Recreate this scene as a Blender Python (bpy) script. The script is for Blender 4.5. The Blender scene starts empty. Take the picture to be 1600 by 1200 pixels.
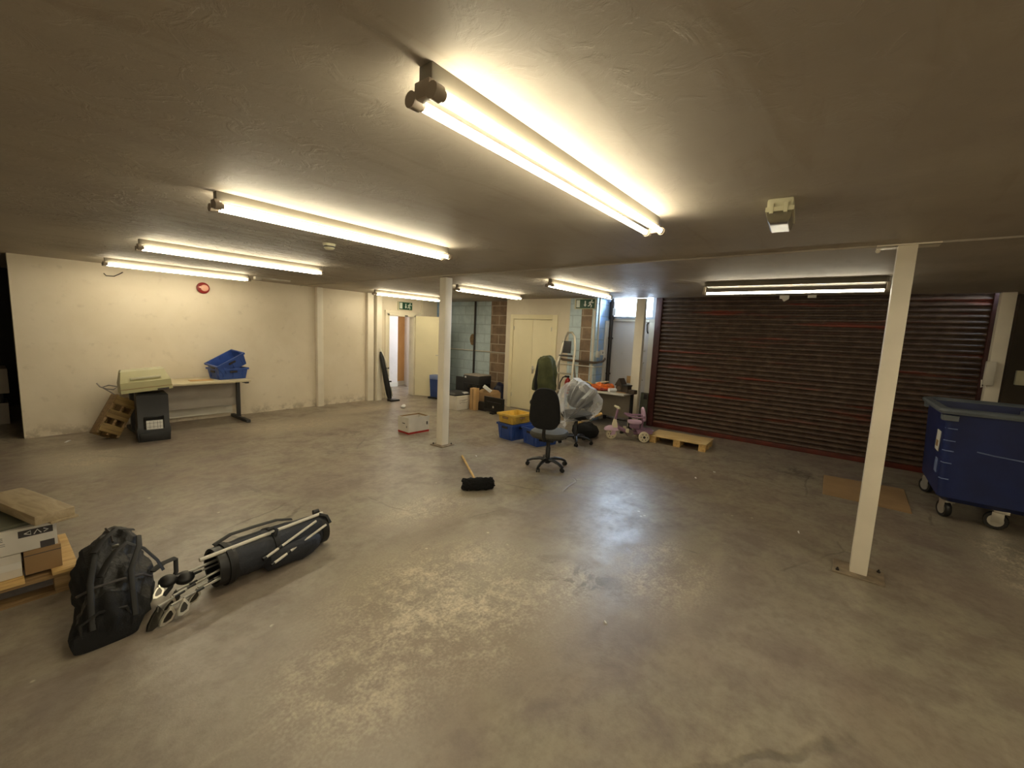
import bpy, bmesh, math, random
from mathutils import Vector as V, Matrix as MX, noise as NZ
PI = math.pi
SC = bpy.context.scene
COL = SC.collection
random.seed(7)
R = math.radians

# ------------------------------------------------------------------ materials
def lin(c):
    return tuple(((x / 255) / 12.92 if x / 255 <= .04045 else ((x / 255 + .055) / 1.055) ** 2.4) for x in c)
def new_mat(name):
    m = bpy.data.materials.new(name); m.use_nodes = True
    nt = m.node_tree; b = nt.nodes['Principled BSDF']
    return m, nt, nt.nodes, nt.links, b
def mat(name, rgb, rough=.55, metal=0., var=.12, vs=6., bump=0., bs=60., stretch=(1, 1, 1), spec=.5, rgb2=None, coat=0., trans=0., lo=.35, hi=.65):
    m, nt, N, L, b = new_mat(name)
    c = lin(rgb); c2 = lin(rgb2) if rgb2 else tuple(x * (1 - var * 2) for x in c)
    tc = N.new('ShaderNodeTexCoord'); mp = N.new('ShaderNodeMapping'); mp.inputs['Scale'].default_value = stretch
    L.new(tc.outputs['Object'], mp.inputs[0])
    n = N.new('ShaderNodeTexNoise'); n.inputs['Scale'].default_value = vs; n.inputs['Detail'].default_value = 5
    L.new(mp.outputs[0], n.inputs['Vector'])
    r = N.new('ShaderNodeValToRGB'); r.color_ramp.elements[0].position = lo; r.color_ramp.elements[1].position = hi
    r.color_ramp.elements[0].color = (*c2, 1); r.color_ramp.elements[1].color = (*c, 1)
    L.new(n.outputs[0], r.inputs[0]); L.new(r.outputs[0], b.inputs['Base Color'])
    b.inputs['Roughness'].default_value = rough; b.inputs['Metallic'].default_value = metal
    b.inputs['Specular IOR Level'].default_value = spec
    b.inputs['Coat Weight'].default_value = coat
    if trans: b.inputs['Transmission Weight'].default_value = trans
    if bump:
        n2 = N.new('ShaderNodeTexNoise'); n2.inputs['Scale'].default_value = bs; n2.inputs['Detail'].default_value = 4
        L.new(mp.outputs[0], n2.inputs['Vector'])
        bp = N.new('ShaderNodeBump'); bp.inputs['Strength'].default_value = bump; bp.inputs['Distance'].default_value = .02
        L.new(n2.outputs[0], bp.inputs['Height']); L.new(bp.outputs[0], b.inputs['Normal'])
    return m
def emit(name, rgb, s):
    m, nt, N, L, b = new_mat(name)
    b.inputs['Base Color'].default_value = (.8, .8, .8, 1)
    b.inputs['Emission Color'].default_value = (*rgb, 1); b.inputs['Emission Strength'].default_value = s
    return m
class G:  # tiny node-graph helper
    def __init__(s, m): s.m, s.nt, s.N, s.L, s.b = m
    def n(s, t, **kw):
        x = s.N.new(t)
        for k, v in kw.items():
            if k in ('operation', 'data_type', 'blend_type', 'feature', 'interpolation_type', 'noise_dimensions', 'wave_type', 'bands_direction', 'offset'): setattr(x, k, v)
        return x
    def math(s, op, a, b=None, c=None):
        x = s.n('ShaderNodeMath', operation=op)
        for i, v in enumerate((a, b, c)):
            if v is None: continue
            if isinstance(v, (int, float)): x.inputs[i].default_value = v
            else: s.L.new(v, x.inputs[i])
        return x.outputs[0]
    def noise(s, vec, scale, detail=4, rough=.55, dist=0):
        x = s.n('ShaderNodeTexNoise'); x.inputs['Scale'].default_value = scale; x.inputs['Detail'].default_value = detail
        x.inputs['Roughness'].default_value = rough; x.inputs['Distortion'].default_value = dist
        s.L.new(vec, x.inputs['Vector']); return x.outputs[0]
    def ramp(s, v, lo, hi, a=0., b=1.):
        x = s.n('ShaderNodeMapRange', interpolation_type='SMOOTHSTEP'); s.L.new(v, x.inputs[0])
        for i, q in enumerate((lo, hi, a, b)): x.inputs[1 + i].default_value = q
        return x.outputs[0]
    def mix(s, f, a, b):
        x = s.n('ShaderNodeMix', data_type='RGBA')
        if isinstance(f, (int, float)): x.inputs[0].default_value = f
        else: s.L.new(f, x.inputs[0])
        for i, v in ((6, a), (7, b)):
            if isinstance(v, tuple): x.inputs[i].default_value = (*v[:3], 1)
            else: s.L.new(v, x.inputs[i])
        return x.outputs[2]
    def coord(s, scale=(1, 1, 1), rot=(0, 0, 0), loc=(0, 0, 0)):
        t = s.n('ShaderNodeTexCoord'); m = s.n('ShaderNodeMapping')
        m.inputs['Scale'].default_value = scale; m.inputs['Rotation'].default_value = rot; m.inputs['Location'].default_value = loc
        s.L.new(t.outputs['Object'], m.inputs[0]); return m.outputs[0]
    def blob(s, vec, cx, cy, rx, ry):
        sep = s.n('ShaderNodeSeparateXYZ'); s.L.new(vec, sep.inputs[0])
        dx = s.math('DIVIDE', s.math('SUBTRACT', sep.outputs[0], cx), rx); dy = s.math('DIVIDE', s.math('SUBTRACT', sep.outputs[1], cy), ry)
        d = s.math('ADD', s.math('MULTIPLY', dx, dx), s.math('MULTIPLY', dy, dy))
        return s.ramp(s.math('SQRT', d), .2, 1., 1., 0.)
    def bump(s, h, strength, dist=.02, normal=None):
        x = s.n('ShaderNodeBump'); x.inputs['Strength'].default_value = strength; x.inputs['Distance'].default_value = dist
        s.L.new(h, x.inputs['Height'])
        if normal is not None: s.L.new(normal, x.inputs['Normal'])
        return x.outputs[0]
def floor_mat():
    g = G(new_mat('worn_concrete')); c = g.coord()
    n1 = g.noise(c, .9, 6, .6, .6); n2 = g.noise(c, 3.2, 8, .65, .4); n3 = g.noise(c, 14, 8, .7); n4 = g.noise(c, 60, 4, .6)
    cs = g.coord(scale=(1, 3.2, 1), rot=(0, 0, R(-35))); n5 = g.noise(cs, 1.6, 6, .6, .8)
    col = g.mix(g.ramp(n1, .35, .65), lin((142, 129, 115)), lin((152, 144, 126)))
    col = g.mix(g.ramp(n2, .42, .68, 0, .75), col, lin((120, 107, 98)))
    col = g.mix(g.ramp(n5, .52, .78, 0, .4), col, lin((176, 165, 142)))
    col = g.mix(g.ramp(n3, .38, .72, 0, .5), col, lin((110, 99, 88)))
    # dusty, worn-through patches where the floor is used, plus painted glare by centre column
    m = g.blob(c, 1.75, 1.8, 1.15, .95)
    for q in ((2.55, 2.9, .85, .5), (2.3, 1.35, .5, .4), (3.0, .85, .9, .5), (1.0, 1.65, .6, .6), (3.3, 6.9, 1.4, .7), (.7, 6.7, .7, .9), (4.9, 7.4, 1.6, .4)):
        m = g.math('MAXIMUM', m, g.math('MULTIPLY', g.blob(c, *q), .75))
    streak = g.math('MULTIPLY', g.blob(c, 5.0, -1.25, 1.4, .4), 1.)
    m = g.math('MAXIMUM', m, streak)
    w = g.math('MULTIPLY', g.ramp(g.math('ADD', g.math('MULTIPLY', n2, .42), g.math('ADD', g.math('MULTIPLY', n3, .45), g.math('MULTIPLY', n4, .3))), .5, .74), m)
    col = g.mix(g.math('MULTIPLY', w, .85), col, lin((222, 211, 184)))
    # dark oily stains and scuffs
    d = g.math('MAXIMUM', g.blob(c, 6.55, .45, .45, .75), g.math('MULTIPLY', g.blob(c, 2.45, 1.3, .35, .55), .8))
    d = g.math('MAXIMUM', d, g.math('MULTIPLY', g.blob(c, 3.6, 5.9, .8, .35), .6))
    d = g.math('MULTIPLY', d, g.ramp(g.noise(c, 4.5, 6, .7, 1.2), .46, .62))
    col = g.mix(g.math('MULTIPLY', d, .75), col, lin((52, 44, 36)))
    # cracks
    vo = g.n('ShaderNodeTexVoronoi', feature='DISTANCE_TO_EDGE'); vo.inputs['Scale'].default_value = .8
    wv = g.n('ShaderNodeMix', data_type='VECTOR'); wv.inputs[0].default_value = .12
    nn = g.n('ShaderNodeTexNoise'); nn.inputs['Scale'].default_value = 3.; nn.inputs['Detail'].default_value = 6; g.L.new(c, nn.inputs['Vector'])
    g.L.new(c, wv.inputs[4]); g.L.new(nn.outputs[1], wv.inputs[5]); g.L.new(wv.outputs[1], vo.inputs['Vector'])
    ck = g.math('MULTIPLY', g.ramp(vo.outputs[0], .003, .010, 1, 0), g.ramp(n1, .5, .62))
    col = g.mix(g.math('MULTIPLY', ck, .4), col, lin((50, 43, 36)))
    # paint spots
    vs = g.n('ShaderNodeTexVoronoi'); vs.inputs['Scale'].default_value = 5.5; vs.inputs['Randomness'].default_value = 1.; g.L.new(c, vs.inputs['Vector'])
    sp = g.math('MULTIPLY', g.ramp(vs.outputs['Distance'], .05, .085, 1, 0), g.ramp(g.noise(c, 2.3, 2), .57, .6))
    col = g.mix(g.math('MULTIPLY', sp, .75), col, lin((205, 196, 172)))
    g.L.new(col, g.b.inputs['Base Color'])
    ro = g.math('ADD', g.math('MULTIPLY', n2, .35), g.math('MULTIPLY', n3, .2))
    g.L.new(g.ramp(ro, .15, .42, .27, .5), g.b.inputs['Roughness'])
    g.b.inputs['Specular IOR Level'].default_value = .65
    h = g.math('ADD', g.math('MULTIPLY', n3, .6), g.math('MULTIPLY', n4, .25)); h = g.math('ADD', h, g.math('MULTIPLY', ck, -.7))
    g.L.new(g.bump(h, .22, .012), g.b.inputs['Normal'])
    return g.m
def ceiling_mat():
    g = G(new_mat('ceiling_paint')); c = g.coord(); cs = g.coord(scale=(.55, 2.6, 1), rot=(0, 0, R(8)))
    n1 = g.noise(c, .8, 5, .6, .3); n2 = g.noise(cs, 2.6, 8, .62, .8); n3 = g.noise(c, 26, 5, .6); bl = g.noise(c, 9, 6, .6, 1.5)
    col = g.mix(g.ramp(n1, .35, .65), lin((160, 151, 139)), lin((174, 166, 152)))
    col = g.mix(g.ramp(n2, .5, .75, 0, .35), col, lin((142, 128, 108)))
    # blistered, streaky paint around the far lamps
    m = g.math('MAXIMUM', g.blob(c, 2.0, 4.3, 2.1, 1.6), g.math('MULTIPLY', g.blob(c, 2.2, 6.6, 2.2, 1.4), .8))
    m = g.math('MAXIMUM', m, g.math('MULTIPLY', g.blob(c, 6.0, 4.6, 2.4, 3.2), .7))
    st = g.noise(g.coord(scale=(.8, 4.5, 1), rot=(0, 0, R(6))), 2.2, 9, .7, 1.1)
    col = g.mix(g.math('MULTIPLY', m, g.ramp(st, .44, .6, 0, .6)), col, lin((126, 113, 96)))
    col = g.mix(g.math('MULTIPLY', m, g.ramp(bl, .56, .68, 0, .5)), col, lin((206, 196, 176)))
    g.L.new(col, g.b.inputs['Base Color']); g.b.inputs['Roughness'].default_value = .6; g.b.inputs['Specular IOR Level'].default_value = .3
    h = g.math('ADD', g.math('MULTIPLY', n2, 1.0), g.math('MULTIPLY', g.ramp(bl, .48, .66), .3))
    h = g.math('MULTIPLY', h, g.math('ADD', m, .02))
    h = g.math('ADD', h, g.math('MULTIPLY', n3, .008))
    g.L.new(g.bump(h, 1., .12), g.b.inputs['Normal'])
    return g.m
def wall_mat(name, a, b_, dirt=(120, 100, 75), low=.25):
    g = G(new_mat(name)); c = g.coord(); n1 = g.noise(c, 1.2, 6, .6, .4); n2 = g.noise(c, 7, 6, .65); n3 = g.noise(c, 40, 3)
    col = g.mix(g.ramp(n1, .35, .65), lin(a), lin(b_))
    col = g.mix(g.ramp(n2, .56, .78, 0, .22), col, lin(dirt))
    sep = g.n('ShaderNodeSeparateXYZ'); g.L.new(c, sep.inputs[0])
    sc = g.math('MULTIPLY', g.ramp(sep.outputs[2], .0, .22, 1, 0), g.ramp(g.noise(c, 5, 6, .7), .46, .62))   # scuffed foot of the wall
    col = g.mix(g.math('MULTIPLY', sc, low * 2), col, lin(dirt))
    g.L.new(col, g.b.inputs['Base Color']); g.b.inputs['Roughness'].default_value = .62; g.b.inputs['Specular IOR Level'].default_value = .3
    g.L.new(g.bump(g.math('ADD', g.math('MULTIPLY', n2, .5), g.math('MULTIPLY', n3, .2)), .25, .012), g.b.inputs['Normal'])
    return g.m
def block_mat(name, paint, paint2, mortar, axis='Y', bumpy=.5):
    g = G(new_mat(name)); t = g.n('ShaderNodeTexCoord'); sp = g.n('ShaderNodeSeparateXYZ'); g.L.new(t.outputs['Object'], sp.inputs[0])
    cb = g.n('ShaderNodeCombineXYZ'); g.L.new(sp.outputs[1 if axis == 'Y' else 0], cb.inputs[0]); g.L.new(sp.outputs[2], cb.inputs[1])
    br = g.n('ShaderNodeTexBrick'); g.L.new(cb.outputs[0], br.inputs['Vector'])
    br.inputs['Scale'].default_value = 1.; br.inputs['Brick Width'].default_value = .45; br.inputs['Row Height'].default_value = .225; br.inputs['Mortar Size'].default_value = .012
    n1 = g.noise(t.outputs['Object'], 5, 6, .65); n2 = g.noise(t.outputs['Object'], 45, 4)
    col = g.mix(g.ramp(n1, .35, .65), lin(paint), lin(paint2))
    col = g.mix(g.math('MULTIPLY', br.outputs['Fac'], .8), col, lin(mortar))
    g.L.new(col, g.b.inputs['Base Color']); g.b.inputs['Roughness'].default_value = .8
    h = g.math('ADD', g.math('MULTIPLY', br.outputs['Fac'], -.6), g.math('MULTIPLY', n2, .4))
    g.L.new(g.bump(h, bumpy, .012), g.b.inputs['Normal']); return g.m
def shutter_mat():
    g = G(new_mat('shutter_paint')); c = g.coord(scale=(1, .12, 1.6)); c0 = g.coord()
    n1 = g.noise(c, 5, 5, .6, .2); n2 = g.noise(c0, 9, 6, .7)
    col = g.mix(g.ramp(n2, .4, .7), lin((74, 58, 48)), lin((100, 82, 68)))
    col = g.mix(g.ramp(n1, .56, .68, 0, .8), col, lin((128, 52, 36)))
    g.L.new(col, g.b.inputs['Base Color']); g.b.inputs['Roughness'].default_value = .36
    g.L.new(g.bump(n2, .1, .01), g.b.inputs['Normal']); return g.m
def wood_mat(name, a, b_, stretch=(1, 12, 12), rough=.6, sc=3.):
    g = G(new_mat(name)); c = g.coord(scale=stretch); n = g.noise(c, sc, 6, .6, .6); n2 = g.noise(g.coord(), 6, 4)
    col = g.mix(g.ramp(n, .35, .68), lin(a), lin(b_)); col = g.mix(g.ramp(n2, .5, .8, 0, .3), col, tuple(x * .5 for x in lin(b_)))
    g.L.new(col, g.b.inputs['Base Color']); g.b.inputs['Roughness'].default_value = rough
    g.L.new(g.bump(n, .15, .01), g.b.inputs['Normal']); return g.m
def film_mat():
    m, nt, N, L, b = new_mat('clear_film'); out = N['Material Output']
    b.inputs['Base Color'].default_value = (.8, .82, .85, 1); b.inputs['Roughness'].default_value = .16
    t = N.new('ShaderNodeBsdfTransparent'); t.inputs[0].default_value = (.97, .97, .98, 1)
    lw = N.new('ShaderNodeLayerWeight'); lw.inputs[0].default_value = .35
    mr = N.new('ShaderNodeMapRange'); L.new(lw.outputs['Facing'], mr.inputs[0]); mr.inputs[3].default_value = .16; mr.inputs[4].default_value = .75
    mx = N.new('ShaderNodeMixShader'); L.new(mr.outputs[0], mx.inputs[0]); L.new(t.outputs[0], mx.inputs[1]); L.new(b.outputs[0], mx.inputs[2])
    L.new(mx.outputs[0], out.inputs[0]); return m
def glass_mat():
    m, nt, N, L, b = new_mat('window_glass'); out = N['Material Output']
    t = N.new('ShaderNodeBsdfTransparent'); gl = N.new('ShaderNodeBsdfGlossy'); gl.inputs['Roughness'].default_value = .03
    f = N.new('ShaderNodeFresnel'); f.inputs[0].default_value = 1.45
    mx = N.new('ShaderNodeMixShader'); L.new(f.outputs[0], mx.inputs[0]); L.new(t.outputs[0], mx.inputs[1]); L.new(gl.outputs[0], mx.inputs[2])
    L.new(mx.outputs[0], out.inputs[0]); return m

LIGHTC = (1., .885, .63)
M = dict(
    floor=floor_mat(), ceil=ceiling_mat(),
    wall=wall_mat('cream_wall_paint', (220, 208, 186), (227, 216, 196)), wall_dull=wall_mat('old_wall_paint', (216, 206, 184), (224, 214, 194), low=.4),
    dark_wall=wall_mat('dark_wall_gloom', (34, 33, 34), (44, 42, 40), (20, 18, 16)), brown_wall=wall_mat('brown_wall_gloom', (62, 54, 44), (74, 64, 52), (34, 28, 22)),  # both keep unlit areas dark: their gloom is put into the colour
    white_wall=wall_mat('white_corridor_paint', (214, 208, 204), (224, 218, 214), (180, 168, 156), .1), orange_wall=wall_mat('ochre_corridor_paint', (192, 146, 92), (204, 160, 106), (160, 100, 40), .1),
    blue_block=block_mat('pale_blue_painted_block', (196, 212, 218), (180, 198, 206), (166, 182, 190), bumpy=.3),
    blue_block_x=block_mat('blue_painted_block', (146, 182, 226), (170, 188, 206), (140, 162, 190), 'X', .3),
    bare_block=block_mat('bare_brown_block', (140, 118, 96), (118, 98, 80), (176, 162, 142)),
    cream=mat('cream_gloss', (234, 225, 202), .42, var=.05, vs=4, bump=.05, bs=30), cream_door=mat('cream_door_gloss', (238, 228, 192), .45, var=.03, vs=2),
    white=mat('white_metal', (216, 211, 198), .4, var=.04), offwhite=mat('yellowed_white_plastic', (208, 204, 172), .4, var=.05),
    post=mat('column_gloss', (238, 230, 212), .4, var=.05, vs=3, bump=.06, bs=25), plate=mat('dirty_base_plate', (150, 134, 112), .6, var=.2, vs=14),
    housing=mat('grey_white_housing', (118, 112, 100), .5, var=.05), holder=mat('grey_lamp_holder', (150, 138, 124), .5, var=.03), tube=emit('lit_tube', LIGHTC, 29.), tube_dim=emit('dim_lit_tube', (1., .9, .68), 18.),
    shutter=shutter_mat(), redrail=mat('dark_red_rail', (74, 34, 32), .5, var=.2, vs=5, bump=.1), redbar=mat('red_bottom_bar', (104, 40, 26), .5, var=.25, vs=7),
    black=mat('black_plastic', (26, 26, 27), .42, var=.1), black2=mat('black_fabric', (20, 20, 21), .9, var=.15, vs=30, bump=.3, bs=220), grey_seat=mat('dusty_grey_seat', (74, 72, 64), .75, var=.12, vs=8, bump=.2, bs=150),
    nylon=mat('black_nylon', (39, 38, 37), .55, var=.15, vs=9, bump=.5, bs=26), navy=mat('navy_nylon', (37, 40, 48), .62, var=.12, vs=9, bump=.3, bs=40),
    strap=mat('black_webbing', (20, 19, 19), .6, var=.1), chrome=mat('chrome', (232, 228, 214), .3, .75, var=.02), steel=mat('brushed_steel', (206, 203, 194), .34, .8, var=.06), alu=mat('aluminium', (196, 190, 176), .38, .85, var=.06), darksteel=mat('dark_iron', (92, 90, 84), .35, 1., var=.1),
    blue=mat('blue_crate_plastic', (52, 82, 158), .42, var=.12, vs=8), blue2=mat('bin_blue_plastic', (25, 42, 98), .38, var=.14, vs=5), greyblue=mat('grey_blue_rim', (108, 116, 124), .45, var=.1), yellow=mat('yellow_crate_plastic', (226, 188, 84), .45, var=.12, vs=9),
    card=mat('brown_cardboard', (156, 126, 88), .85, var=.08, vs=5, bump=.05, bs=90), card2=mat('light_cardboard', (196, 158, 108), .85, var=.08, vs=5), whitecard=mat('white_cardboard', (216, 210, 198), .7, var=.05, vs=6), red=mat('red_print', (164, 34, 28), .6, var=.1), ink=mat('grey_print', (70, 66, 66), .7, var=.1), ink2=mat('light_grey_print', (150, 146, 142), .7, var=.05),
    wood=wood_mat('pale_pine', (216, 182, 120), (186, 148, 88)), wood2=wood_mat('old_pallet_wood', (156, 128, 88), (120, 94, 60)), ply=wood_mat('pale_plywood', (224, 196, 142), (206, 174, 116), (8, 1.2, 8)), greyslab=wood_mat('grey_board', (168, 150, 118), (146, 128, 98), (1.5, 10, 10)), rackwood=wood_mat('yellow_brown_wood', (150, 124, 72), (112, 88, 48)),
    desktop=mat('pale_laminate', (206, 194, 162), .45, var=.04, vs=3), deskgrey=mat('grey_panel', (168, 160, 150), .5, var=.04), tabletop=mat('grey_laminate', (190, 186, 176), .4, var=.05), tablepanel=mat('grey_brown_panel', (140, 132, 118), .6, var=.06),
    beige=mat('beige_plastic', (176, 170, 124), .45, var=.05), label=mat('white_label', (222, 220, 214), .5, var=.02), green=mat('sign_green', (18, 74, 52), .4, var=.05), signwhite=mat('sign_white', (226, 232, 222), .4, var=.02),
    olive=mat('olive_cloth', (74, 78, 46), .9, var=.18, vs=7, bump=.4, bs=60), film=film_mat(), glass=glass_mat(), diffuser=mat('smoky_diffuser', (150, 142, 120), .2, var=.08, trans=.45),
    lilac=mat('lilac_plastic', (214, 182, 208), .42, var=.05), purple=mat('dark_purple_plastic', (150, 116, 140), .45, var=.08), creamplastic=mat('cream_plastic', (222, 212, 184), .42, var=.04), greyplastic=mat('grey_plastic', (128, 116, 108), .5, var=.06),
    orange=mat('orange_netting', (226, 112, 30), .6, var=.2, vs=14, bump=.4, bs=70), darkorange=mat('dark_red_netting', (150, 44, 26), .6, var=.2, vs=14, bump=.4, bs=70), yelloworange=mat('yellow_cloth', (224, 186, 96), .7, var=.1), paper=mat('white_paper', (226, 226, 228), .6, var=.03),
    darkwood=mat('dark_carved_wood', (58, 44, 32), .6, var=.2, vs=18, bump=.3), copper=mat('copper_pipe', (120, 104, 90), .4, .7, var=.1), pipe=mat('dark_pipe', (58, 52, 50), .5, .3, var=.15), conduit=mat('white_conduit', (214, 208, 196), .45, var=.05), extred=mat('extinguisher_red', (176, 30, 24), .3, var=.05),
    bluebin=mat('navy_bin_plastic', (46, 66, 122), .45, var=.08), palebin=mat('pale_blue_lid', (116, 132, 176), .45, var=.06), putty=mat('brown_foam', (150, 124, 92), .9, var=.2, vs=20, bump=.5), screen=mat('black_screen', (12, 12, 13), .18, var=.02), darkgrey=mat('dark_grey_plastic', (54, 54, 55), .5, var=.06), bluebag=mat('dark_blue_bag', (30, 36, 66), .4, var=.2, bump=.5, bs=20),
    whitedoor=wall_mat('scuffed_white_door', (204, 202, 204), (212, 208, 208), (160, 140, 130), .3), sill=mat('grey_blue_paint', (168, 174, 186), .45, var=.06), greenboard=mat('grey_green_board', (92, 92, 76), .7, var=.15), bristle=mat('black_bristle', (14, 14, 15), .95, var=.2, vs=60, bump=.8, bs=160), pink=mat('red_plastic', (140, 26, 24), .4, var=.05), palepink=mat('clear_beacon', (226, 170, 150), .25, var=.05),
)

# ------------------------------------------------------------------ mesh helpers
class MB:
    def __init__(s, T=None): s.bm = bmesh.new(); s.T = T or MX.Identity(4); s.mi = 0
    def _fin(s, vs, fs):
        for f in fs: f.material_index = s.mi
        return s
    def face(s, pts):
        s._fin(0, [s.bm.faces.new([s.bm.verts.new(s.T @ V(p)) for p in pts])]); return s
    def bx(s, x0, x1, y0, y1, z0, z1, bev=0., T=None):
        b = bmesh.new(); bmesh.ops.create_cube(b, size=1)
        for v in b.verts: v.co = V(((x0 + x1) / 2 + v.co.x * (x1 - x0), (y0 + y1) / 2 + v.co.y * (y1 - y0), (z0 + z1) / 2 + v.co.z * (z1 - z0)))
        if bev: bmesh.ops.bevel(b, geom=list(b.edges), offset=min(bev, .45 * min(abs(x1 - x0), abs(y1 - y0), abs(z1 - z0))), segments=2, affect='EDGES', profile=.6)
        return s.merge(b, T)
    def merge(s, b, T=None):
        T = s.T @ T if T else s.T; mp = {v: s.bm.verts.new(T @ v.co) for v in b.verts}; fs = []
        for f in b.faces:
            try: fs.append(s.bm.faces.new([mp[v] for v in f.verts]))
            except ValueError: pass
        b.free(); return s._fin(0, fs)
    def loft(s, rings, cap=True, close=True, loop=False):
        vr = [[s.bm.verts.new(s.T @ V(p)) for p in r] for r in rings]; n = len(vr[0]); fs = []
        prs = list(zip(vr[:-1], vr[1:])) + ([(vr[-1], vr[0])] if loop else [])
        for a, b in prs:
            for i in range(n if close else n - 1):
                j = (i + 1) % n
                try: fs.append(s.bm.faces.new((a[i], a[j], b[j], b[i])))
                except ValueError: pass
        if cap and not loop: fs.append(s.bm.faces.new(vr[0][::-1])); fs.append(s.bm.faces.new(vr[-1]))
        return s._fin(0, fs)
    def tube(s, pts, r, n=8, cap=True, flat=1.):
        pts = [V(p) for p in pts]; rs = r if isinstance(r, (list, tuple)) else [r] * len(pts); rings = []; up = None
        for i, p in enumerate(pts):
            t = (pts[min(i + 1, len(pts) - 1)] - pts[max(i - 1, 0)]).normalized()
            if up is None: up = t.orthogonal().normalized() if abs(t.z) > .95 else (V((0, 0, 1)) - t * t.z).normalized()
            else: up = (up - t * up.dot(t)).normalized()
            sd = t.cross(up); rings.append([p + (up * math.cos(2 * PI * k / n) * flat + sd * math.sin(2 * PI * k / n)) * rs[i] for k in range(n)])
        return s.loft(rings, cap)
    def cyl(s, p, q, r, r2=None, n=18): return s.tube([p, q], [r, r if r2 is None else r2], n)
    def lathe(s, prof, n=24, axis='Z', c=(0, 0, 0)):
        c = V(c); rings = []
        for r, h in prof:
            ring = []
            for k in range(n):
                a = 2 * PI * k / n; x, y = r * math.cos(a), r * math.sin(a)
                ring.append(c + (V((x, y, h)) if axis == 'Z' else V((h, x, y)) if axis == 'X' else V((y, h, x))))
            rings.append(ring)
        return s.loft(rings)
    def ball(s, c, r, n=16, m=10):
        r = r if isinstance(r, (tuple, list)) else (r, r, r)
        return s.loft([[V(c) + V((r[0] * math.sin(PI * i / m) * math.cos(2 * PI * k / n), r[1] * math.sin(PI * i / m) * math.sin(2 * PI * k / n), -r[2] * math.cos(PI * i / m))) for k in range(n)] for i in [.08] + list(range(1, m)) + [m - .08]])
    def prism(s, poly, a, b, axis='Y'):
        f = {'X': lambda u, w, t: V((t, u, w)), 'Y': lambda u, w, t: V((u, t, w)), 'Z': lambda u, w, t: V((u, w, t))}[axis]
        return s.loft([[f(u, w, a) for u, w in poly], [f(u, w, b) for u, w in poly]])
    def openbox(s, x0, x1, y0, y1, z0, z1, t=.004, taper=0., floor_t=None):
        q = lambda d, z, e=0.: [(x0 + d + e, y0 + d + e, z), (x1 - d - e, y0 + d + e, z), (x1 - d - e, y1 - d - e, z), (x0 + d + e, y1 - d - e, z)]
        return s.loft([q(0, z0, taper), q(0, z1), q(t, z1), q(t, z0 + (floor_t or t), taper)])
    def pad(s, rx, ry, z0, z1, n=40, e=3., k=.8, shape=None, top=None):
        rings = []
        for z, sc in ((0, k), (.12, k + (1 - k) * .6), (.4, 1), (.65, 1), (.88, k + (1 - k) * .7), (1, k * .94)):
            ring = []
            for i in range(n):
                a = 2 * PI * i / n; c, d = math.cos(a), math.sin(a)
                x = rx * sc * math.copysign(abs(c) ** (2 / e), c); y = ry * sc * math.copysign(abs(d) ** (2 / e), d)
                if shape: x, y = shape(x, y)
                zz = z0 + (z1 - z0) * z
                ring.append((x, y, zz + (top(x, y) if top else 0)))
            rings.append(ring)
        return s.loft(rings)
    def text(s, txt, size, T, depth=.001):
        cu = bpy.data.curves.new('t', 'FONT'); cu.body = txt; cu.size = size; cu.extrude = depth; cu.align_x = 'CENTER'; cu.align_y = 'CENTER'
        o = bpy.data.objects.new('t', cu); COL.objects.link(o); dg = bpy.context.evaluated_depsgraph_get()
        me = bpy.data.meshes.new_from_object(o.evaluated_get(dg)); b = bmesh.new(); b.from_mesh(me)
        bpy.data.objects.remove(o); bpy.data.curves.remove(cu); bpy.data.meshes.remove(me)
        return s.merge(b, T)
    def sub(s, n=1, smooth=1.):
        for _ in range(n): bmesh.ops.subdivide_edges(s.bm, edges=list(s.bm.edges), cuts=1, use_grid_fill=True, smooth=smooth)
        return s
    def crumple(s, amp, sc, seed=0, keep=None):
        s.bm.normal_update(); o = V((seed * 3.1, seed * 1.7, seed)); d = {}
        for v in s.bm.verts:
            p = v.co * sc + o; d[v] = NZ.noise(p) * amp + abs(NZ.noise(p * 2.1 + V((5, 2, 1)))) * amp * .7
        for v, k in d.items():
            if keep is None or keep(v.co): v.co += v.normal * k
        return s
    def build(s, name, m, parent=None, smooth=35, label=None, loc=None):
        bmesh.ops.recalc_face_normals(s.bm, faces=list(s.bm.faces))
        me = bpy.data.meshes.new(name); s.bm.to_mesh(me); s.bm.free()
        for x in (m if isinstance(m, (list, tuple)) else [m]): me.materials.append(M[x] if isinstance(x, str) else x)
        if smooth:
            for p in me.polygons: p.use_smooth = True
            me.set_sharp_from_angle(angle=R(smooth))
        o = bpy.data.objects.new(name, me); COL.objects.link(o)
        if parent: o.parent = parent
        if loc: o.location = loc
        if label: o['label'] = label
        return o
def thing(name, label, cat, loc=(0, 0, 0), rz=0., group=None):
    o = bpy.data.objects.new(name, None); COL.objects.link(o); o.empty_display_size = .1
    o.location = loc; o.rotation_euler = (0, 0, rz); o['label'] = label; o['category'] = cat
    if group: o['group'] = group
    return o
def tag(o, label, cat, group=None):
    o['label'] = label; o['category'] = cat
    if group: o['group'] = group
    return o
def struct(o, label=None):
    o['kind'] = 'structure'
    if label: o['label'] = label
    return o
def copy_tree(o, parent=None):
    c = o.copy(); COL.objects.link(c)
    if parent: c.parent = parent
    for ch in list(o.children): copy_tree(ch, c)
    return c
def TR(loc=(0, 0, 0), rx=0, ry=0, rz=0):
    return MX.Translation(loc) @ MX.Rotation(rz, 4, 'Z') @ MX.Rotation(ry, 4, 'Y') @ MX.Rotation(rx, 4, 'X')

H = 2.355; LW = 8.27; CUP = 7.3; SH = 7.9; BW = 7.75

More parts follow.
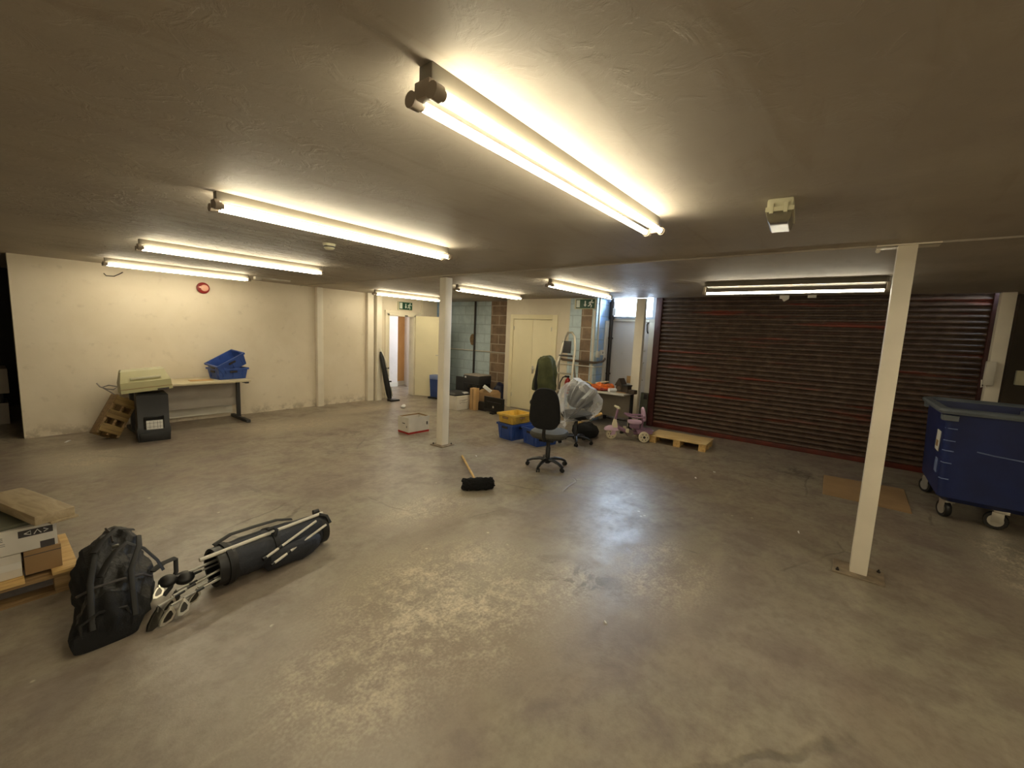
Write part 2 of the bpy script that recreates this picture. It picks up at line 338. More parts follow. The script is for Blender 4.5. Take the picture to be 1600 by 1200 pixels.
# ------------------------------------------------------------------ room shell
struct(MB().bx(-2.6, 8.4, -4.7, 11.6, -.15, 0).build('floor', 'floor', smooth=0))
c = MB()
c.bx(-2.6, 7.45, -4.7, 8.42, H, H + .12).bx(7.45, 8.4, 3.7, 8.42, H, H + .12).bx(7.45, 8.4, -4.7, -1.46, H, H + .12).bx(-2.6, 8.4, 8.42, 11.6, H, H + .12)
c.bx(7.45, 8.4, -1.46, 3.7, 2.72, 2.82).bx(7.37, 7.45, -1.46, 3.7, H + .12, 2.82)
struct(c.build('ceiling', 'ceil', smooth=0))
struct(MB().bx(3.885, 3.915, -4.6, 8.2, H - .012, H + .01, .004).build('trim_1', 'ceil'), 'thin batten along the ceiling joint')
w = MB()
w.bx(.33, 5.86, LW, LW + .15, 0, H).bx(6.68, 8.0, LW, LW + .15, 0, H).bx(5.86, 6.68, LW, LW + .15, 1.96, H)
struct(w.build('wall_left', 'wall', smooth=0))
w = MB(); w.bx(7.36, 7.76, LW - .012, LW + .001, 0, H - .004)
struct(w.build('wall_left_patch', 'blue_block_x', smooth=0))
# blue painted blockwork alcove
w = MB(); w.mi = 0; w.bx(BW, BW + .2, 6.78, LW + .15, 0, H); w.mi = 1; w.bx(BW, BW + .2, 5.8, 6.78, 0, H)
struct(w.build('wall_back', ['blue_block', 'bare_block'], smooth=0))
# cupboard wall: cream, pale blue strip, bare block strip
w = MB(); w.mi = 0; w.bx(CUP, CUP + .12, 5.74, 5.94, 0, H).bx(CUP, CUP + .12, 4.34, 4.68, 0, H).bx(CUP, CUP + .12, 4.68, 5.74, 1.96, H).bx(CUP + .12, BW + .02, 5.82, 5.94, 0, H)
w.mi = 1; w.bx(CUP, CUP + .12, 4.08, 4.34, 0, H); w.mi = 2; w.bx(CUP, CUP + .12, 3.85, 4.08, 0, H); w.mi = 1; w.bx(CUP, CUP + .12, 3.76, 3.85, 0, H)
struct(w.build('wall_far', ['wall_dull', 'blue_block', 'bare_block'], smooth=0))
w = MB(); w.bx(CUP + .12, SH + .15, 3.76, 3.88, 0, H + .4)
struct(w.build('wall_reveal', 'blue_block_x', smooth=0))
w = MB(); w.bx(SH, SH + .15, 2.76, 2.87, 0, 2.8).bx(SH, SH + .15, 2.87, 3.76, 2.52, 2.8)
struct(w.build('wall_front', 'dark_wall', smooth=0))
w = MB(); w.bx(7.62, 7.8, -4.7, -1.52, 0, H).bx(7.8, SH + .2, -1.58, -1.42, 0, 2.8)
struct(w.build('wall_right_front', 'brown_wall', smooth=0))
struct(MB().bx(-2.6, 8.4, -4.7, -4.55, 0, H).build('wall_right', 'brown_wall', smooth=0))
struct(MB().bx(-2.6, -2.45, -4.6, 11.6, 0, H).build('wall_rear', 'wall', smooth=0))
struct(MB().bx(-2.6, 2.4, 11.3, 11.6, 0, H).bx(2.2, 2.4, LW + .15, 11.4, 0, H).build('wall_side_room', 'dark_wall', smooth=0))
# corridor beyond the open door
w = MB(); w.mi = 0; w.bx(5.2, 7.27, 9.75, 9.9, 0, H).bx(5.1, 5.25, LW + .15, 9.9, 0, H).bx(7.15, 7.27, 9.9, 10.1, 0, H); w.mi = 1; w.bx(7.27, 7.8, 9.95, 10.1, 0, H)
w.mi = 0; w.bx(7.53, 8.3, 9.55, 9.7, 0, H).bx(8.15, 8.3, LW + .15, 9.6, 0, H).bx(7.65, 7.8, 9.7, 10.0, 0, H)
struct(w.build('wall_corridor', ['white_wall', 'orange_wall'], smooth=0))
w = MB(); w.bx(5.25, 7.28, 9.735, 9.75, 0, .12, .003).bx(7.27, 7.66, 9.935, 9.95, 0, .12, .003).bx(7.52, 8.15, 9.535, 9.55, 0, .12, .003)
struct(w.build('baseboard_corridor', 'white', smooth=0))
struct(MB().bx(CUP + .12, CUP + .42, 4.6, 5.8, -.01, .0).bx(CUP + .40, CUP + .44, 4.6, 5.84, 0, H).bx(CUP + .1, CUP + .42, 4.62, 4.67, 0, H).build('wall_cupboard', 'dark_wall', smooth=0))
struct(MB().bx(SH + .15, SH + .2, 2.7, 3.9, 0, 2.0).bx(SH - .02, SH + .16, 2.86, 3.76, 0, .012).build('wall_front_light_stop', 'dark_wall', smooth=0))  # unseen backing behind the door plus threshold, added to stop daylight leaking in
# door 1: open flush door with frame
d = thing('door_1', 'cream flush door standing open beside the exit sign', 'door', (6.64, LW, 0)); struct(d); del d['category']
MB().bx(-.83, -.775, -.025, -.001, 0, 2.02, .004).bx(-.778, -.72, -.025, .16, 0, 1.955, .004).bx(.036, .2, -.025, -.001, 0, 2.02, .004).bx(-.02, .036, -.025, .16, 0, 1.955, .003).bx(-.778, .036, -.025, .16, 1.90, 1.958, .004).bx(-.83, .2, -.026, -.002, 1.955, 2.02, .004).build('door_frame', 'cream', d)
lf = MB(TR((.02, -.045, 0), rz=math.atan2(-.908, .418))).bx(0, .73, -.02, .02, .008, 1.93, .003).build('door_leaf', 'cream_door', d)
MB(TR((.02, -.045, 0), rz=math.atan2(-.908, .418))).bx(.62, .68, -.03, -.02, .95, 1.1, .003).tube([(.65, -.02, 1.02), (.65, -.06, 1.02), (.55, -.06, 1.02)], .009).build('door_handle', 'steel', lf)
MB().bx(-.30, -.22, -.04, -.025, 1.905, 1.93, .004).build('door_catch', 'pipe', d)
# door 2: double cupboard doors
d = thing('door_2', 'pair of cream cupboard doors in the far wall', 'door', (CUP, 5.21, 0)); struct(d); del d['category']
MB().bx(-.02, .1, .52, .6, 0, 2.03, .004).bx(-.02, .1, -.6, -.48, 0, 2.03, .004).bx(-.02, .1, -.48, .52, 1.935, 2.03, .004).build('door_frame', 'cream_door', d)
lf = MB().bx(-.004, .03, .008, .517, .01, 1.93, .003).build('door_leaf', 'cream_door', d)
lf = MB().bx(-.004, .03, -.477, .004, .01, 1.93, .003).build('door_leaf', 'cream_door', d)
MB().bx(-.014, -.004, -.06, -.02, .80, .96, .003).tube([(-.01, -.04, .9), (-.05, -.04, .9), (-.05, -.12, .9)], .008).build('door_handle', 'steel', lf)
MB().cyl((-.012, .5, 1.7), (-.012, .5, 1.78), .008).cyl((-.012, -.465, 1.7), (-.012, -.465, 1.78), .008).cyl((-.012, .5, .25), (-.012, .5, .33), .008).build('hinge', 'steel', d)
# door 3: white exterior door under the window
d = thing('door_3', 'white fire exit door under the bright window', 'door', (SH, 3.35, 0)); struct(d); del d['category']
MB().bx(-.03, .12, -.5, -.4, 0, 2.0, .004).bx(-.03, .12, .36, .41, 0, 2.0, .004).bx(-.04, .12, -.5, .41, 1.95, 2.02, .004).build('door_frame', 'white', d)
MB().bx(.01, .06, -.4, .36, .01, 1.95, .003).build('door_leaf', 'whitedoor', d)
MB().tube([(.0, -.36, 1.93), (-.05, -.36, 1.9), (-.05, -.37, 1.78), (0, -.37, 1.74)], .012).build('door_closer', 'pipe', d)
MB().tube([(.01, -.33, 1.18), (-.05, -.33, 1.16), (-.05, -.33, .86), (.01, -.33, .84)], .01).cyl((.01, -.33, 1.4), (-.02, -.33, 1.4), .014).build('door_handle', 'steel', d)
# window 1 over door 3
d = thing('window_1', 'bright frosted window above the white door', 'window', (SH, 3.32, 0)); struct(d); del d['category']
MB().bx(-.02, .12, -.47, -.4, 2.02, 2.55, .004).bx(-.02, .12, .39, .44, 2.02, 2.55, .004).bx(-.06, .12, -.47, .44, 2.0, 2.045, .004).bx(-.02, .12, -.47, .44, 2.5, 2.56, .004).build('window_frame', 'sill', d)
MB().bx(.05, .056, -.4, .39, 2.045, 2.5).build('window_pane', 'glass', d, smooth=0)

# roller shutter
d = thing('roller_shutter', 'wide dark brown and red corrugated roller shutter closing the loading doorway', 'roller shutter', (SH, .7, 0))
prof = []; pitch = .0745; z = .06
while z < 2.68:
    for k in range(7):
        a = k / 6; prof.append((-.035 * math.sin(PI * (a ** .85)), z + pitch * .9 * a))
    prof.append((.006, z + pitch * .92)); prof.append((.006, z + pitch * .99)); z += pitch
c = MB(); n = 2
c.loft([[(x, y, zz) for x, zz in prof] for y in (-2.08, 2.05)], cap=False, close=False)
o = c.build('shutter_curtain', 'shutter', d, smooth=50)
MB().bx(-.05, .02, -2.08, 2.05, .0, .075, .006).build('bottom_bar', 'redbar', d)
MB().bx(-.075, .06, 2.03, 2.14, 0, 2.72, .004).build('guide_rail', 'redrail', d); MB().bx(-.075, .06, -2.12, -2.05, 0, 2.72, .004).build('guide_rail', 'redrail', d)

# ------------------------------------------------------------------ steel columns
def column(loc, label, rz=0, base=True, sx=.055, sy=.05, bp=(.115, .15), ch=0.):
    d = thing('steel_column', label, 'column', (loc[0], loc[1], 0), rz, None)
    MB().bx(-sx, sx, -sy, sy, .012 if base else 0, H - .002, .006).build('post', 'post', d)
    if base:
        MB().bx(-bp[0], bp[0], -bp[1], bp[1], 0, .012, .002).build('base_plate', 'plate', d)
        for q in ((-bp[0] + .03, bp[1] - .03), (bp[0] - .03, -bp[1] + .03)): MB().lathe([(.012, .012), (.012, .022), (.006, .022), (.006, .034)], 6, c=(q[0], q[1], 0)).build('bolt', 'pipe', d)
    if ch: MB().bx(-.075, .075, -.16, .16, H - .012, H - .002, .002).ball((-.0, .15, H - .03), .014, 8, 6).build('top_plate', 'post', d)
    return d
column((3.945, -.242), 'cream steel column on a base plate in front of the cardboard sheet', ch=1)
column((4.085, 4.42), 'cream steel column on a square plate beside the open white box', 0, sx=.062, sy=.06, bp=(.12, .12))
column((7.5, 2.985), 'cream steel column beside the pink tricycle, in front of the white door', 0, base=False, sx=.05, sy=.08)
column((7.42, -1.385), 'cream steel column behind the blue wheeled bin, with a white box on it', 0, base=False, sx=.06, sy=.06)
column((4.26, LW - .05), 'slim cream column against the left wall, right of the desk', 0, base=False, sx=.06, sy=.045)
column((5.39, LW - .05), 'cream column against the left wall, first of the pair left of the vacuum cleaner', 0, base=False, sx=.075, sy=.045)
column((5.56, LW - .085), 'cream column the black vacuum cleaner leans against', 0, base=False, sx=.065, sy=.08)

# ------------------------------------------------------------------ fluorescent lights
def batten(loc, L, label, rz=0, twin=True, lit='tube', drop=.083):
    d = thing('fluorescent_light', label, 'ceiling light', (loc[0], loc[1], H), rz, 'fluorescent battens on the ceiling')
    a = L / 2
    MB().bx(-a, a, -.026, .026, -.052, 0, .003).build('housing', 'housing', d)
    if twin: MB().bx(-a + .03, a - .03, -.012, .012, -drop + .012, -.05, .002).build('spine_strip', 'housing', d)
    ys = (-.043, .043) if twin else (0,)
    for s in (-1, 1):
        h = MB()
        for y in ys: h.cyl((s * (a - .028), y, -drop), (s * (a - .012), y, -drop), .0145, n=14).cyl((s * (a - .014), y, -drop), (s * (a + .016), y, -drop), .022, n=14)
        h.bx(s * a - .012, s * a + .014, -.03 if twin else -.016, .03 if twin else .016, -drop - .006, -.045, .003)
        h.build('lamp_holder', 'holder' , d)
    for y in ys: MB().cyl((-a + .028, y, -drop), (a - .028, y, -drop), .0135, n=12).build('tube', lit, d)
    return d
batten((1.655, .96), 1.72, 'twin fluorescent batten nearest the camera, overhead with its bracket end in view')
batten((1.74, 2.82), 1.72, 'lit twin fluorescent batten left of the smoke detector')
batten((1.865, 5.2), 1.72, 'lit fluorescent batten second from the left wall')
batten((1.89, 7.36), 1.62, 'lit fluorescent batten closest to the left wall, above the red alarm')
batten((5.72, 7.3), 1.66, 'lit fluorescent batten above the open door and its exit sign')
batten((5.55, 4.88), 1.62, 'lit fluorescent batten just right of the middle column, towards the blue block wall')
batten((5.5, 3.09), 1.7, 'lit fluorescent batten pointing at the bright window')
d = batten((5.6, .60), 1.70, 'dim single tube fluorescent batten in front of the roller shutter', PI / 2, False, 'tube_dim', .13)
MB().prism([(-.085, -.06), (-.03, -.004), (.03, -.004), (.085, -.06), (.08, -.062), (.03, -.012), (-.03, -.012), (-.08, -.062)], -.83, .83, 'X').build('reflector', 'steel', d)
batten((-1.75, -1.15), 1.72, 'unseen added twin fluorescent batten in the rear half of the room, on the shutter side')  # last five battens are unseen, added to light the right side and foreground
batten((-.45, -2.35), 1.72, 'unseen added twin fluorescent batten in the rear half of the room, nearest the right wall')
batten((2.15, -2.35), 1.72, 'unseen added twin fluorescent batten near the right wall')
batten((2.35, -3.5), 1.72, 'unseen added twin fluorescent batten closest to the right wall, towards the shutter')
batten((.35, -3.5), 1.72, 'unseen added twin fluorescent batten closest to the right wall, towards the rear')
# ceiling odds and ends
d = thing('smoke_detector', 'white round smoke detector on the ceiling', 'smoke detector', (2.0, 3.67, H))
MB().lathe([(.055, -.012), (.055, 0)]).build('base', 'offwhite', d); MB().lathe([(.02, -.052), (.034, -.048), (.046, -.034), (.05, -.012)]).build('sensor', 'offwhite', d); MB().lathe([(.0475, -.032), (.0495, -.022)]).build('slot', 'pipe', d)
d = thing('emergency_light', 'unlit bulkhead emergency light on the ceiling near the right column', 'emergency light', (2.60, .34, H), R(4)); d.scale = (.74, .84, .84)
MB().bx(-.2, .17, -.065, .065, -.055, 0, .012).build('base', 'offwhite', d)
MB().loft([[(x0, -y, z), (x1, -y, z), (x1, y, z), (x0, y, z)] for z, x0, x1, y in ((-.05, -.21, .18, .07), (-.075, -.21, .18, .07))]).bx(-.215, -.2, -.04, -.02, -.085, -.03, .002).bx(-.215, -.2, .03, .05, -.085, -.03, .002).build('rim', 'offwhite', d)
MB().loft([[(x0, -y, z), (x1, -y, z), (x1, y, z), (x0, y, z)] for z, x0, x1, y in ((-.074, -.2, .17, .062), (-.115, -.185, .155, .056), (-.13, -.165, .13, .045))]).build('diffuser', 'diffuser', d)
d = thing('ceiling_conduit', 'short white conduit and junction box on the ceiling beside the wall-side batten', 'conduit', (2.84, 7.5, H))
MB().bx(0, .09, -.05, .05, -.05, 0, .006).build('junction_box', 'white', d); MB().bx(.09, .55, -.02, .02, -.025, 0, .003).build('conduit', 'white', d)
d = thing('cable_bracket', 'torn white cable fixing hanging from the ceiling edge over the shutter, beside the dim batten', 'bracket', (7.36, .8, H))
MB().bx(-.01, .01, -.06, .06, -.05, 0, .002).prism([(-.06, -.05), (0, -.09), (.03, -.05)], -.01, .01, 'X').build('tab', 'white', d)
MB().bx(-.01, .01, -.38, -.28, -.04, 0, .002).build('tab', 'white', d)

# ------------------------------------------------------------------ signs, alarm, wall fittings
def exit_sign(loc, rz, label, w=.37, h=.17, dim=False):
    d = thing('exit_sign', label, 'exit sign', loc, rz, None)   # local: faces -Y, x to the right
    a, b = w / 2, h / 2
    MB().bx(-a - .03, a + .01, -.03, 0, -b - .012, b + .012, .003).build('casing', 'offwhite', d)
    MB().bx(-a, a, -.034, -.03, -b, b, .001).build('panel', 'green', d)
    MB().bx(-a + .012, -a + .085, -.037, -.034, -b + .02, b - .015).build('door_symbol', 'signwhite', d, smooth=0)
    MB().prism([(-.012, .055), (.012, .055), (.012, -.015), (.032, -.015), (0, -.055), (-.032, -.015), (-.012, -.015)], -.037, -.034).build('arrow_symbol', 'signwhite', d, smooth=0)
    m = MB(TR((a - .075, 0, 0))); m.lathe([(.016, -.037), (.016, -.034)], 12, 'Y', (.012, 0, .058))
    for pts in (((.0, .04), (-.022, -.008)), ((-.022, -.008), (.012, -.03), (.0, -.066)), ((-.022, -.008), (-.04, -.036), (-.062, -.04)), ((.0, .036), (.032, .018), (.05, .03)), ((0, .036), (-.032, .03), (-.046, .006))):
        m.tube([(x, -.0355, z) for x, z in pts], .0105, 6)
    m.build('running_figure', 'signwhite', d)
    return d
exit_sign((6.36, LW, 2.145), 0, 'green running man exit sign above the open door')
exit_sign((CUP, 4.0, 2.245), -PI / 2, 'green running man exit sign high on the bare block strip by the window', .40, .17)
d = thing('fire_alarm_sounder', 'round red fire alarm sounder high on the left wall', 'fire alarm', (2.36, LW, 2.14))
MB().lathe([(.085, 0), (.09, -.02), (.085, -.045), (.05, -.06)], 28, 'Y').build('base', 'pink', d); MB().lathe([(.055, -.055), (.05, -.075), (.02, -.085)], 20, 'Y', (.01, 0, 0)).build('beacon', 'palepink', d)
MB().prism([(-.075, .01), (-.02, .035), (-.02, -.02)], -.066, -.055).build('flash_mark', 'palepink', d)
tag(MB().tube([(1.2, LW - .01, 2.22), (1.22, LW - .03, 2.19), (1.3, LW - .03, 2.19), (1.36, LW - .03, 2.23), (1.4, LW - .01, 2.26)], .006).build('wall_hook', 'pipe'), 'bent dark wire hook on the left wall below the ceiling', 'hook')
d = thing('door_conduit', 'cream conduit running down to the open door frame', 'conduit', (6.86, LW, 2.02))
MB().bx(-.02, .02, -.025, 0, 0, .33, .003).bx(-.04, .04, -.03, 0, -.04, .03, .004).build('conduit', 'cream', d)
tag(MB().cyl((BW - .05, 8.18, 0), (BW - .05, 8.18, H), .035).cyl((BW - .05, 8.18, 1.62), (BW - .05, 8.18, 1.9), .05).build('soil_pipe', 'pipe'), 'dark vertical pipe in the corner of the blue block wall', 'pipe')
d = thing('corner_conduit', 'white pipe with brackets in the corner beside the dark pipe', 'pipe', (7.55, LW, 0))
MB().cyl((0, -.06, 0), (0, -.06, 2.1), .025).build('pipe', 'conduit', d)
for z in (.72, 1.5): MB().bx(-.04, .12, -.1, -.0, z, z + .025, .003).build('bracket', 'pipe', d)
d = thing('wall_pipe', 'brown vertical pipe on the blue block wall with a foam patch', 'pipe', (BW, 7.28, 0))
MB().cyl((-.03, 0, .1), (-.03, 0, H), .024).build('pipe', 'pipe', d)
MB().ball((-.012, .08, 1.42), (.03, .085, .14), 18, 10).crumple(.015, 14, 3).build('foam_patch', 'putty', d)
tag(MB().cyl((BW - .02, 8.12, 1.15), (BW - .02, 5.96, 1.155), .013).build('horizontal_pipe', 'conduit'), 'thin white horizontal pipe across the blue block wall', 'pipe')
# reveal beside the white door
tag(MB().cyl((7.82, 3.70, 0), (7.82, 3.70, 2.5), .035).bx(7.78, 7.86, 3.66, 3.74, 1.6, 1.63).bx(7.78, 7.86, 3.66, 3.74, .9, .93).cyl((7.82, 3.7, 1.98), (7.82, 3.7, 2.32), .05).build('down_pipe', 'pipe'), 'dark vertical pipe beside the white door under the window', 'pipe')
tag(MB().bx(7.76, 7.86, 3.6, 3.66, 2.06, 2.2, .004).build('pipe_label', 'label'), 'small white notice fixed to the dark pipe by the window', 'notice')
tag(MB().bx(7.67, 7.79, 3.725, 3.758, 0, 1.95, .003).build('pipe_casing', 'conduit'), 'pale boarding strip beside the dark pipe and white door', 'casing')
d = thing('switch_conduit', 'white conduit down the blue reveal to a switch box', 'conduit', (7.40, 3.76, 0)); MB().bx(-.012, .012, -.02, 0, 1.36, H, .003).build('conduit', 'conduit', d); MB().bx(-.045, .045, -.05, 0, 1.24, 1.36, .006).build('switch_box', 'white', d)
d = thing('wall_socket', 'white socket box on the blue reveal, right of the switch', 'socket', (7.58, 3.76, 1.33)); MB().bx(-.06, .06, -.04, 0, -.05, .05, .006).build('box', 'white', d); MB().bx(-.02, .02, -.046, -.04, -.02, .02, .002).build('face', 'ink2', d)
tag(MB().tube([(CUP - .05, 4.46, 1.17), (CUP - .04, 4.40, 1.155), (CUP - .04, 4.1, 1.15), (CUP - .04, 3.72, 1.145), (CUP, 3.715, 1.145), (7.6, 3.715, 1.16), (7.68, 3.715, 1.2), (7.7, 3.74, 1.22)], .022, 10).build('copper_pipe', 'copper'), 'thick copper pipe bent round the corner behind the stepladder', 'pipe')
tag(MB().tube([(CUP - .02, 4.66, 1.07), (CUP - .02, 3.74, 1.06), (CUP, 3.74, 1.06), (7.72, 3.74, 1.06)], .012, 8).build('thin_pipe', 'conduit'), 'thin pale pipe below the copper pipe round the corner', 'pipe')
tag(MB().bx(CUP - .022, CUP, 3.775, 3.815, 0, 2.12, .003).build('corner_bead', 'conduit'), 'white vertical conduit at the corner of the bare block strip', 'conduit')
d = thing('intercom_box', 'white plastic box with a cord on the column behind the blue bin', 'wall box', (7.355, -1.335, 1.42))
MB().bx(-.07, 0, -.035, .045, -.14, .14, .01).build('box', 'white', d); MB().tube([(-.03, .02, -.14), (-.03, .05, -.17), (-.03, .055, -.08)], .006).build('cord', 'white', d)
d = thing('light_switch', 'pale switch box on the dark wall at the right edge', 'switch', (7.62, -1.66, 1.38)); MB().bx(-.05, 0, -.1, .07, -.085, .085, .006).build('box', 'offwhite', d); MB().bx(-.056, -.05, -.03, .0, -.03, .03, .002).build('rocker', 'white', d)
# cabinet-like appliance in the dark side room
d = thing('appliance', 'grey boxy appliance with a black band in the dark side room', 'appliance', (0, 9.5, 0))
MB().bx(-.45, .26, 0, .6, 0, .31, .01).bx(-.45, .28, .0, .6, .45, .81, .01).build('body', 'deskgrey', d); MB().bx(-.43, .22, .01, .58, .31, .45, .004).build('band', 'black', d)

# ------------------------------------------------------------------ desk by the left wall and things on it
d = thing('desk', 'pale topped desk with a dark T-leg against the left wall', 'desk', (1.9, 7.86, 0))
MB().bx(-.62, .85, -.34, .34, .672, .7, .004).build('desk_top', 'desktop', d)
MB().bx(-.56, .78, .12, .135, .24, .6, .002).build('modesty_panel', 'deskgrey', d)
MB().bx(-.56, .78, .30, .315, .08, .22, .002).build('cable_tray', 'white', d)
for x in (-.55, .80):
    g = MB(); g.bx(x - .025, x + .025, .05, .11, .05, .672, .004).bx(x - .03, x + .03, -.34, .36, 0, .05, .01).bx(x - .025, x + .025, -.33, .33, .645, .672, .004); g.build('leg', 'darkgrey', d)
def crate(loc, rz, label, m='blue', L=.56, W=.38, Hh=.25, rim=None, tilt=None, group=None, name='plastic_crate', cat='crate'):
    d = thing(name, label, cat, loc, rz, group)
    if tilt: d.rotation_euler = tilt
    b = MB(); b.openbox(-L / 2, L / 2, -W / 2, W / 2, 0, Hh, .008, .025)
    for s in (-1, 1):
        for x in (-L * .33, 0, L * .33): b.bx(x - .008, x + .008, s * (W / 2 - .012) - .008, s * (W / 2 - .012) + .008, .03, Hh - .02, .002)
        for y in (-W * .28, W * .28): b.bx(s * (L / 2 - .012) - .008, s * (L / 2 - .012) + .008, y - .008, y + .008, .03, Hh - .02, .002)
    b.build('body', m, d)
    r = MB(); o = .014
    r.loft([[(-L / 2 - o, -W / 2 - o, z), (L / 2 + o, -W / 2 - o, z), (L / 2 + o, W / 2 + o, z), (-L / 2 - o, W / 2 + o, z)] for z in (Hh - .03, Hh)] + [[(-L / 2 + .006, -W / 2 + .006, z), (L / 2 - .006, -W / 2 + .006, z), (L / 2 - .006, W / 2 - .006, z), (-L / 2 + .006, W / 2 - .006, z)] for z in (Hh, Hh - .03)], loop=True)
    r.build('rim', rim or m, d)
    for s in (-1, 1): MB().bx(s * (L / 2 + .002) - .006, s * (L / 2 + .002) + .006, -.06, .06, Hh - .075, Hh - .042, .004).build('handle', 'pipe' if m == 'blue' else 'card', d)
    for s in (-1, 1): MB().bx(-.055, .055, s * (W / 2 + .001) - .006, s * (W / 2 + .001) + .006, Hh - .075, Hh - .045, .004).build('handle', 'pipe' if m == 'blue' else 'card', d)
    return d
crate((2.55, 7.9, .702), R(8), 'blue plastic crate standing upright on the right end of the desk', L=.44, W=.36, Hh=.18)
crate((2.58, 7.88, .865), 0, 'blue plastic crate lying tilted in the upright crate on the desk', L=.44, W=.34, Hh=.2, tilt=(R(6), R(-28), R(8)))
tag(MB().bx(2.0, 2.3, 7.72, 7.86, .701, .709, .002, TR()).build('desk_paper', 'card2'), 'brown paper sheet on the desk left of the crates', 'paper')
# dark bin cabinet with beige case
d = thing('shredder_bin', 'dark plastic bin cabinet with a white gridded label in front of the desk', 'bin', (1.43, 7.27, 0), R(-6))
MB().loft([[(-.17 + t, -.15 + t, z), (.18 - t, -.15 + t, z), (.18 - t, .17, z), (-.17 + t, .17, z)] for z, t in ((.0, .01), (.17, .0), (.2, .012), (.62, .012), (.64, .03))]).build('body', 'black', d)
MB().bx(-.10, .11, -.156, -.135, .17, .34, .004).build('window', 'screen', d)
l = MB().bx(-.075, .095, -.162, -.156, .165, .285, .001).build('paper_label', 'label', d)
g = MB()
for x in (-.04, .0, .04, .065): g.bx(x - .0015, x + .0015, -.1635, -.162, .175, .275)
for z in (.2, .25): g.bx(-.07, .09, -.1635, -.162, z - .0015, z + .0015)
g.build('printed_grid', 'ink', l, smooth=0)
MB().bx(-.15, .17, -.165, -.14, .02, .12, .01).build('plinth', 'black', d)
d = thing('beige_case', 'beige plastic case with a long handle, tilted on the dark bin cabinet', 'case', (1.39, 7.3, .668), R(-4)); d.rotation_euler = (R(-4), R(-5), R(-4))
MB().loft([[(-.26, -.19, 0), (.26, -.19, 0), (.26, .2, 0), (-.26, .2, 0)], [(-.255, -.19, .13), (.255, -.19, .13), (.255, .2, .13), (-.255, .2, .13)], [(-.22, -.05, .27), (.22, -.05, .27), (.22, .18, .27), (-.22, .18, .27)]]).build('shell', 'beige', d)
MB().loft([[(-.225, -.03, .265), (.225, -.03, .265), (.225, .18, .265), (-.225, .18, .265)], [(-.21, -.01, .295), (.21, -.01, .295), (.21, .17, .295), (-.21, .17, .295)]]).build('lid', 'offwhite', d)
MB().bx(-.15, .16, -.175, -.145, .165, .19, .006, TR()).bx(-.14, -.11, -.16, -.12, .165, .19).bx(.12, .15, -.16, -.12, .165, .19).build('handle', 'offwhite', d)
MB().bx(.1, .22, -.2, -.185, .0, .02, .002).build('latch', 'pipe', d)
MB().bx(-.262, .262, -.196, -.19, .045, .052, .001).build('seam', 'card', d)
d = thing('leaning_pallet', 'small yellow-brown slatted wooden rack leaning against the desk end', 'rack', (.98, 7.6, .04), R(14)); d.rotation_euler = (R(-12), R(30), R(6))
for z in (.05, .24, .43): MB().bx(-.12, .12, -.13, -.11, z, z + .11, .003).build('slat', 'rackwood', d)
MB().bx(-.12, .12, .09, .11, .02, .58, .003).build('back_board', 'rackwood', d)
for x in (-.11, .0, .11): MB().bx(x - .015, x + .015, -.11, .09, .02, .56, .003).build('rail', 'wood2', d)
tag(MB().tube([(.98, 7.75, .74), (1.0, 7.68, .70), (1.06, 7.66, .67), (1.12, 7.62, .66), (1.16, 7.6, .70), (1.08, 7.64, .72), (1.02, 7.7, .69), (1.1, 7.72, .62), (1.15, 7.74, .57)], .008).build('loose_cable', 'ink2'), 'pale loose cable draped at the left end of the desk', 'cable')

# ------------------------------------------------------------------ by the open door
d = thing('vacuum_cleaner', 'black upright stick vacuum cleaner leaning against the column by the door', 'vacuum cleaner', (5.72, 7.92, 0), 0)
a = V((.0, .02, .05)); b = V((-.17, .15, 1.15)); ax = (b - a)
MB().tube([a + ax * t for t in (0, .1, .3, .6, .85, .95)], [.045, .06, .062, .055, .045, .02], 14).build('body', 'black', d)
MB().tube([a + ax * t + V((.055, -.05, 0)) for t in (.45, .6, .8)] + [b + V((0, 0, .02))], .014).build('handle', 'chrome', d)
MB().tube([a + ax * t + V((.055, -.045, 0)) for t in (.05, .25)], .012).build('wand', 'chrome', d)
MB().loft([[(-.07, -.13, 0), (.17, -.13, 0), (.17, .02, 0), (-.07, .02, 0)], [(-.07, -.12, .035), (.16, -.12, .03), (.16, .01, .03), (-.07, .01, .06)]]).build('floor_head', 'black', d)
for t in (.35, .62): MB().tube([a + ax * t + V((.02, -.02, 0)), a + ax * t + V((.085, -.07, 0))], .016).build('clip', 'pipe', d)
d = thing('recycling_bin', 'tall blue bin with a pale lid on a black base beside the open door leaf', 'bin', (6.86, 7.58, 0), R(12))
MB().loft([[(-.15, -.14, .04), (.15, -.14, .04), (.15, .14, .04), (-.15, .14, .04)], [(-.165, -.16, .46), (.165, -.16, .46), (.165, .16, .46), (-.165, .16, .46)]]).build('body', 'bluebin', d)
MB().bx(-.17, .17, -.165, .165, .46, .56, .01).build('lid', 'palebin', d); MB().bx(-.2, .18, -.18, .18, 0, .04, .01).build('base', 'black', d)

